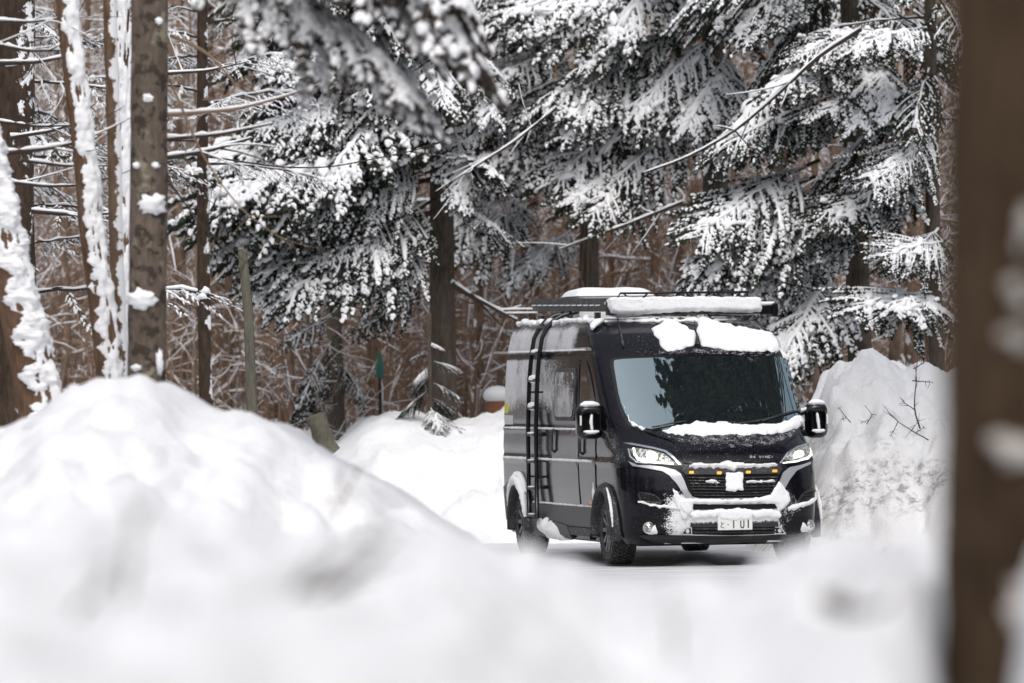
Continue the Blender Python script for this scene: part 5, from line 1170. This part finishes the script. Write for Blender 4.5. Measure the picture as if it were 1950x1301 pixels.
# ---- roof rack with snow-laden wind deflector
rk = empty('roof_rack'); rk.parent = van
ry0 = 1.12; Lx = on_plane(1155, 585, 1, ry0).x; Rx = on_plane(1449, 585, 1, ry0).x; zt = on_plane(1300, 567, 1, ry0).z; zb = on_plane(1300, 601, 1, ry0).z
for s_ in (Lx + .01, Rx - .04):
    b = MB(); b.add([(s_ + dx_, y_, z_ + .055 * (y_ > 3)) for y_ in (ry0 + .05, 4.72) for z_ in (2.575, 2.715) for dx_ in (0, .03)], [(0, 1, 3, 2), (4, 6, 7, 5), (0, 4, 5, 1), (2, 3, 7, 6), (0, 2, 6, 4), (1, 5, 7, 3)])
    sr = b.build('side_rail', M_PLAS, rk, smooth=False, bevel=.004)
    for k_ in range(12):
        y_ = ry0 + .35 + k_ * .28; b = MB(); b.box((s_ - .004 if s_ < 0 else s_ + .026, y_, 2.638 + .055 * (y_ - 1.2) / 3.5), (s_ + .004 if s_ < 0 else s_ + .034, y_ + .20, 2.650 + .055 * (y_ - 1.2) / 3.5)); b.build('slot', M_SNOW, sr, smooth=False)
    for y_ in (1.6, 2.9, 4.3): b = MB(); b.box((s_ - .01, y_, 2.47), (s_ + .04, y_ + .09, 2.575)); b.build('foot', M_PLAS, rk, smooth=False)
for k_ in range(8):
    b = MB(); y_ = 1.35 + k_ * .46; b.box((Lx + .04, y_, 2.64), (Rx - .05, y_ + .05, 2.68)); b.build('crossbar', M_PLAS, rk, smooth=False)
b = MB(); n = 8; V = []
for i in range(n + 1):
    q = i / n; V += [(Lx, ry0 + .12 * (1 - q) ** 2 * 0 + .10 * q, zb + (zt - zb) * q), (Rx, ry0 + .10 * q, zb + (zt - zb) * q)]
b.box((Lx, ry0 + .02, zb + .01), (Rx, ry0 + .05, zt - .01)); b.build('wind_deflector', M_PLAS, rk, smooth=False, bevel=.004)
def Pdef(u, v): return (on_plane(u, v, 1, ry0 + .02), Vector((0, -1, .25)).normalized())
patch('deflector_snow', [(1155, 571), (1160, 568), (1230, 567), (1330, 566), (1440, 567), (1447, 570), (1450, 588), (1448, 594), (1425, 597), (1385, 595), (1340, 593), (1290, 595), (1250, 597), (1215, 600), (1180, 601), (1163, 597), (1158, 585)], 3.5, Pdef, M_SNOW, rk, off=0, thick=.03, dome=.05, edge=4, wob=1.0, rough=.003, down=.10, dn=.12)
# black tubular light frame over it, and the lamp on the picture's right
fz0, fz1 = on_plane(1300, 568, 1, 1.3).z, on_plane(1300, 557.5, 1, 1.3).z; fx0 = on_plane(1172, 562, 1, 1.3).x; fx1 = on_plane(1426, 562, 1, 1.3).x
fz0 -= .03
fr_ = empty('light_frame'); fr_.parent = van
b = MB(); b.tube([(fx0, 1.3, fz0), (fx0 + .05, 1.3, fz1), (fx1 - .02, 1.3, fz1), (fx1, 1.3, fz0)], .012, 8); b.tube([(fx0, 1.3, fz0), (fx1, 1.3, fz0)], .010, 8); b.build('tube_frame', M_GLOSS, fr_)
for k_ in range(8):
    x_ = fx0 + .05 + (fx1 - fx0 - .1) * (k_ + .5) / 8; dx = .05 if k_ % 2 else -.05
    b = MB(); b.tube([(x_ - dx, 1.3, fz0), (x_ + dx, 1.3, fz1)], .009, 6); b.build('strut', M_GLOSS, fr_)
lp = on_plane(1463, 590, 1, 1.25)
b = MB(); b.box((lp.x - .10, 1.22, lp.z - .05), (lp.x + .04, 1.30, lp.z + .045)); b.box((lp.x + .03, 1.18, lp.z - .075), (lp.x + .09, 1.34, lp.z + .07)); b.build('side_lamp', M_GLOSS, van, smooth=False, bevel=.012)
b = MB(); b.box((lp.x - .12, 1.20, lp.z + .048), (lp.x + .06, 1.34, lp.z + .085)); b.build('snow_cap', M_SNOW, van, bevel=.014)
# roof vent box under snow
vb = on_plane(1090, 572, 1, 3.2); vc = on_plane(1232, 572, 1, 3.2); vt_ = on_plane(1150, 550, 1, 3.2).z
b = MB(); b.box((vb.x, 2.9, 2.50), (vc.x, 3.7, vt_ - .05)); b.build('roof_vent', M_WHITEP, van, smooth=False, bevel=.05)
b = MB(); nx_, ny_ = 26, 14; V = []
for i in range(ny_ + 1):
    for j in range(nx_ + 1):
        u, v = j / nx_, i / ny_; e_ = min(1, 5 * min(u, 1 - u)) ; e2 = min(1, 4 * min(v, 1 - v)); h_ = (e_ * (2 - e_)) ** .5 * (e2 * (2 - e2)) ** .5
        V.append((vb.x - .02 + (vc.x - vb.x + .04) * u, 2.88 + .84 * v, vt_ - .08 + .085 * h_ * (1 + .25 * noise.noise(Vector((u * 5, v * 3, 1))))))
b.add(V, [(i * (nx_ + 1) + j, i * (nx_ + 1) + j + 1, (i + 1) * (nx_ + 1) + j + 1, (i + 1) * (nx_ + 1) + j) for i in range(ny_) for j in range(nx_)]); b.build('snow_cap', M_SNOW, van)
# snow on the roof edges
b = MB(); rn = np.random.default_rng(3); ys_ = np.arange(1.15, 4.7, .06); b.tube([(-.88 + .01 * rn.normal(), y_, 2.49 + .012 * rn.normal()) for y_ in ys_], .045 * (.6 + .7 * rn.random(len(ys_))), 8, flat=.6); b.build('snow_ledge', M_SNOW, van)
rn = np.random.default_rng(8); b = MB(); xs_ = np.arange(-.80, .81, .04); b.tube([(x_, 1.12 + .25 * x_ * x_ + .01 * rn.normal(), 2.470 - .04 * x_ * x_ + .008 * rn.normal()) for x_ in xs_], .050 * (.5 + .8 * rn.random(len(xs_))), 8, flat=.7); b.build('snow_ledge', M_SNOW, van)
b = MB(); b.tube([(-.93, .95, 2.40), (-.90, 1.0, 2.44), (-.85, 1.05, 2.47), (-.78, 1.1, 2.49)], [.02, .045, .05, .03], 8, flat=.7); b.build('snow_ledge', M_SNOW, van)

# ---- ladder on the flank
ld = empty('side_ladder'); ld.parent = van
Y1 = sidept(1018, 860)[0]; Y0 = sidept(1033, 860)[0]
zz = [on_plane(1018, y_, 0, -1.10).z for y_ in (982, 860, 724, 640)]
rail_z = [zz[0] - .03, .9, 1.3, 1.6, 1.9, 2.15, 2.32, 2.42, 2.50, 2.56, 2.59]
def rail_x(z): return -(float(np.interp(z, [.4, 1.4, 1.9, 2.15, 2.32, 2.42, 2.50, 2.56, 2.60], [1.10, 1.10, 1.075, 1.05, 1.02, .97, .90, .80, .62])))
for Yr in (Y0, Y1):
    b = MB(); b.tube([(rail_x(z), Yr, z) for z in rail_z] + [(-.62, Yr, 2.60)], .024, 10); b.build('ladder_rail', M_GLOSS, ld)
for k_, py_ in enumerate([622, 672, 724, 776, 827.7, 879, 930, 982]):
    z_ = on_plane(1025, py_, 0, -1.08).z; x_ = rail_x(z_)
    b = MB(); b.box((x_ - .03, Y0, z_ - .018), (x_ + .03, Y1, z_ + .014)); r_ = b.build('ladder_rung', M_PLAS, ld, smooth=False, bevel=.005)
    if k_ > 0:
        hh = [0, .03, .045, .045, .015, .012, .012, .012][k_]
        b = MB(); b.tube([(x_, Y0 + .02 + q * (Y1 - Y0 - .04) / 6, z_ + .012) for q in range(7)], np.array([.5, .9, 1, 1, 1, .9, .5]) * .034, 8, flat=hh / .034); b.build('rung_snow', M_SNOW, r_)
for z_ in (.85, 1.75): 
    for Yr in (Y0, Y1): b = MB(); b.tube([(rail_x(z_), Yr, z_), (-1.0, Yr, z_)], .012, 6); b.build('bracket', M_PLAS, ld)

# ---- mirrors
def rrect(cx, cz, w_, h_, r_, n=6, taper=0):
    P = []
    for q, (sx, sz) in enumerate(((1, 1), (-1, 1), (-1, -1), (1, -1))):
        for i in range(n + 1):
            a = math.radians(90 * q + 90 * i / n); P.append((cx + sx * (w_ / 2 - r_) + r_ * math.cos(a), cz + sz * (h_ / 2 - r_) + r_ * math.sin(a)))
    return P
def mirror(x0, x1, z0, z1, yb, s_):
    T = empty('wing_mirror', ((x0 + x1) / 2, yb, (z0 + z1) / 2)); T.parent = van; W_, H_ = x1 - x0, z1 - z0
    b = MB(); rings = []
    for (k_, y_, ins) in [(0, -.075, .09), (1, -.065, .045), (2, -.03, .012), (3, .03, 0), (4, .09, .004), (5, .095, .012)]:
        rings.append([(px_, y_, pz_) for px_, pz_ in rrect(0, 0, W_ - 2 * ins, H_ - 2 * ins, .075)])
    # outer shell with a hollow front: back to a recessed face
    n_ = len(rings[0]); inner = [(px_, -.030, pz_) for px_, pz_ in rrect(0, -.01, W_ * .52, H_ * .50, .03)]; inner2 = [(px_, .01, pz_) for px_, pz_ in rrect(0, -.01, W_ * .46, H_ * .46, .03)]
    rings = [inner2, inner, [(px_, -.062, pz_) for px_, pz_ in rrect(0, -.01, W_ * .66, H_ * .64, .04)]] + rings[1:]
    V = [v for r_ in rings for v in r_]; F_ = [(i * n_ + j, i * n_ + (j + 1) % n_, (i + 1) * n_ + (j + 1) % n_, (i + 1) * n_ + j) for i in range(len(rings) - 1) for j in range(n_)]
    b.add(V, F_); b.add([(0, .01, 0)] + inner2, [(0, 1 + (j + 1) % n_, 1 + j) for j in range(n_)]); b.add([(0, .095, 0)] + rings[-1], [(0, 1 + j, 1 + (j + 1) % n_) for j in range(n_)])
    b.build('housing', M_GLOSS, T)
    b = MB(); b.add([(px_, .098, pz_) for px_, pz_ in rrect(0, 0, W_ - .05, H_ - .05, .06)] + [(0, .098, 0)], [(j, (j + 1) % n_, n_) for j in range(n_)]); b.build('mirror_glass', M_CHR, T)
    b = MB(); ex = -s_ * (W_ / 2 + .13)
    b.tube([(-s_ * W_ * .3, .03, -H_ * .36), (ex * .8, .08, -H_ * .33), (ex, .12, -H_ * .28)], .035, 8); b.tube([(-s_ * W_ * .3, .03, H_ * .28), (ex * .8, .08, H_ * .18), (ex, .12, H_ * .1)], .028, 8); b.build('arm', M_PLAS, T)
    def lump(pts, r_, fl, nm='snow'):
        rn = np.random.default_rng(len(pts) * 7 + int(r_ * 1000)); b = MB(); P = np.array(pts); k_ = 10; PP = np.array([[np.interp(q, np.linspace(0, 1, len(P)), P[:, a]) for a in range(3)] for q in np.linspace(0, 1, k_)])
        b.tube(PP, r_ * np.array([.45, .8, 1, 1, 1, 1, 1, .95, .8, .4]) * (.85 + .3 * rn.random(k_)), 8, flat=fl); b.build(nm, M_SNOW, T)
    lump([(-W_ * .36, .0, H_ * .48), (0, .0, H_ * .51), (W_ * .36, .0, H_ * .48)], .06, .55)
    lump([(ex * .95, .10, H_ * .16), (ex * .5, .05, H_ * .30), (-s_ * W_ * .2, 0, H_ * .36)], .035, .7)
    lump([(-W_ * .30, -.055, -H_ * .28), (0, -.06, -H_ * .31), (W_ * .30, -.055, -H_ * .28)], .022, .9)
    lump([(-s_ * .01, -.045, H_ * .22), (0, -.045, 0), (.01, -.05, -H_ * .26)], .018, 1)
    b = MB(); b.box((s_ * W_ * .40 - .008, -.066, -H_ * .1), (s_ * W_ * .40 + .008, -.05, H_ * .18)); b.build('indicator', M_WHITEP, T, smooth=False)
ym = .18
a0 = on_plane(1098, 765, 1, ym); a1 = on_plane(1149, 836, 1, ym); mirror(a0.x, a1.x, a1.z, a0.z - .03, ym, -1)
a0 = on_plane(1534, 765, 1, ym); a1 = on_plane(1577, 834, 1, ym); mirror(a0.x, a1.x, a1.z, a0.z - .01, ym, 1)
print('VAN', VAN_X, [proj(VM @ Vector(q)) for q in [(-1.01, 0, .35), (-1.01, 4.035, .35), (-.9, 0, 0), (0, -.95, .5)]])

# boughs of the roadside fir, hung where the windscreen mirrors them
def mirror_pt(px, py, z):
    px = min(px, 1478); o, d = vray(px, py); h = hit(px, py)
    n = sum([q for q in (bvh.ray_cast(*vray(px + a, py + b_))[1] for a in (-9, 0, 9) for b_ in (-9, 0, 9)) if q is not None], Vector()).normalized()
    if n.dot(d) > 0: n = -n
    r = d - 2 * d.dot(n) * n; p = h[0] + r * ((z - h[0].z) / r.z); return VM @ p
for i, ((ax, ay), (bx, by), z_) in enumerate([((1478, 745), (1290, 775), 8.0), ((1478, 700), (1340, 712), 8.8), ((1478, 785), (1310, 796), 7.6), ((1478, 760), (1350, 738), 8.6), ((1478, 720), (1430, 705), 8.3)]):
    A = mirror_pt(ax, ay, z_); B = mirror_pt(bx, by, z_ - .3); d = B - A; A = A - d * .25; d = B - A
    place_bough(OVER, i % 3, A - OVER.location, math.atan2(d.y, d.x), math.atan2(d.z, math.hypot(d.x, d.y)) + .2, d.length / 2.75, 0, i % 2 == 0, DENSE)
    b = MB(); b.tube([tuple(OVER.location * 0 + Vector((0, 0, z_ + .3))), tuple(A - OVER.location)], [.05, .035], 6); b.build('limb', M_TWIG, OVER)
    print('mirror', i, A, B)
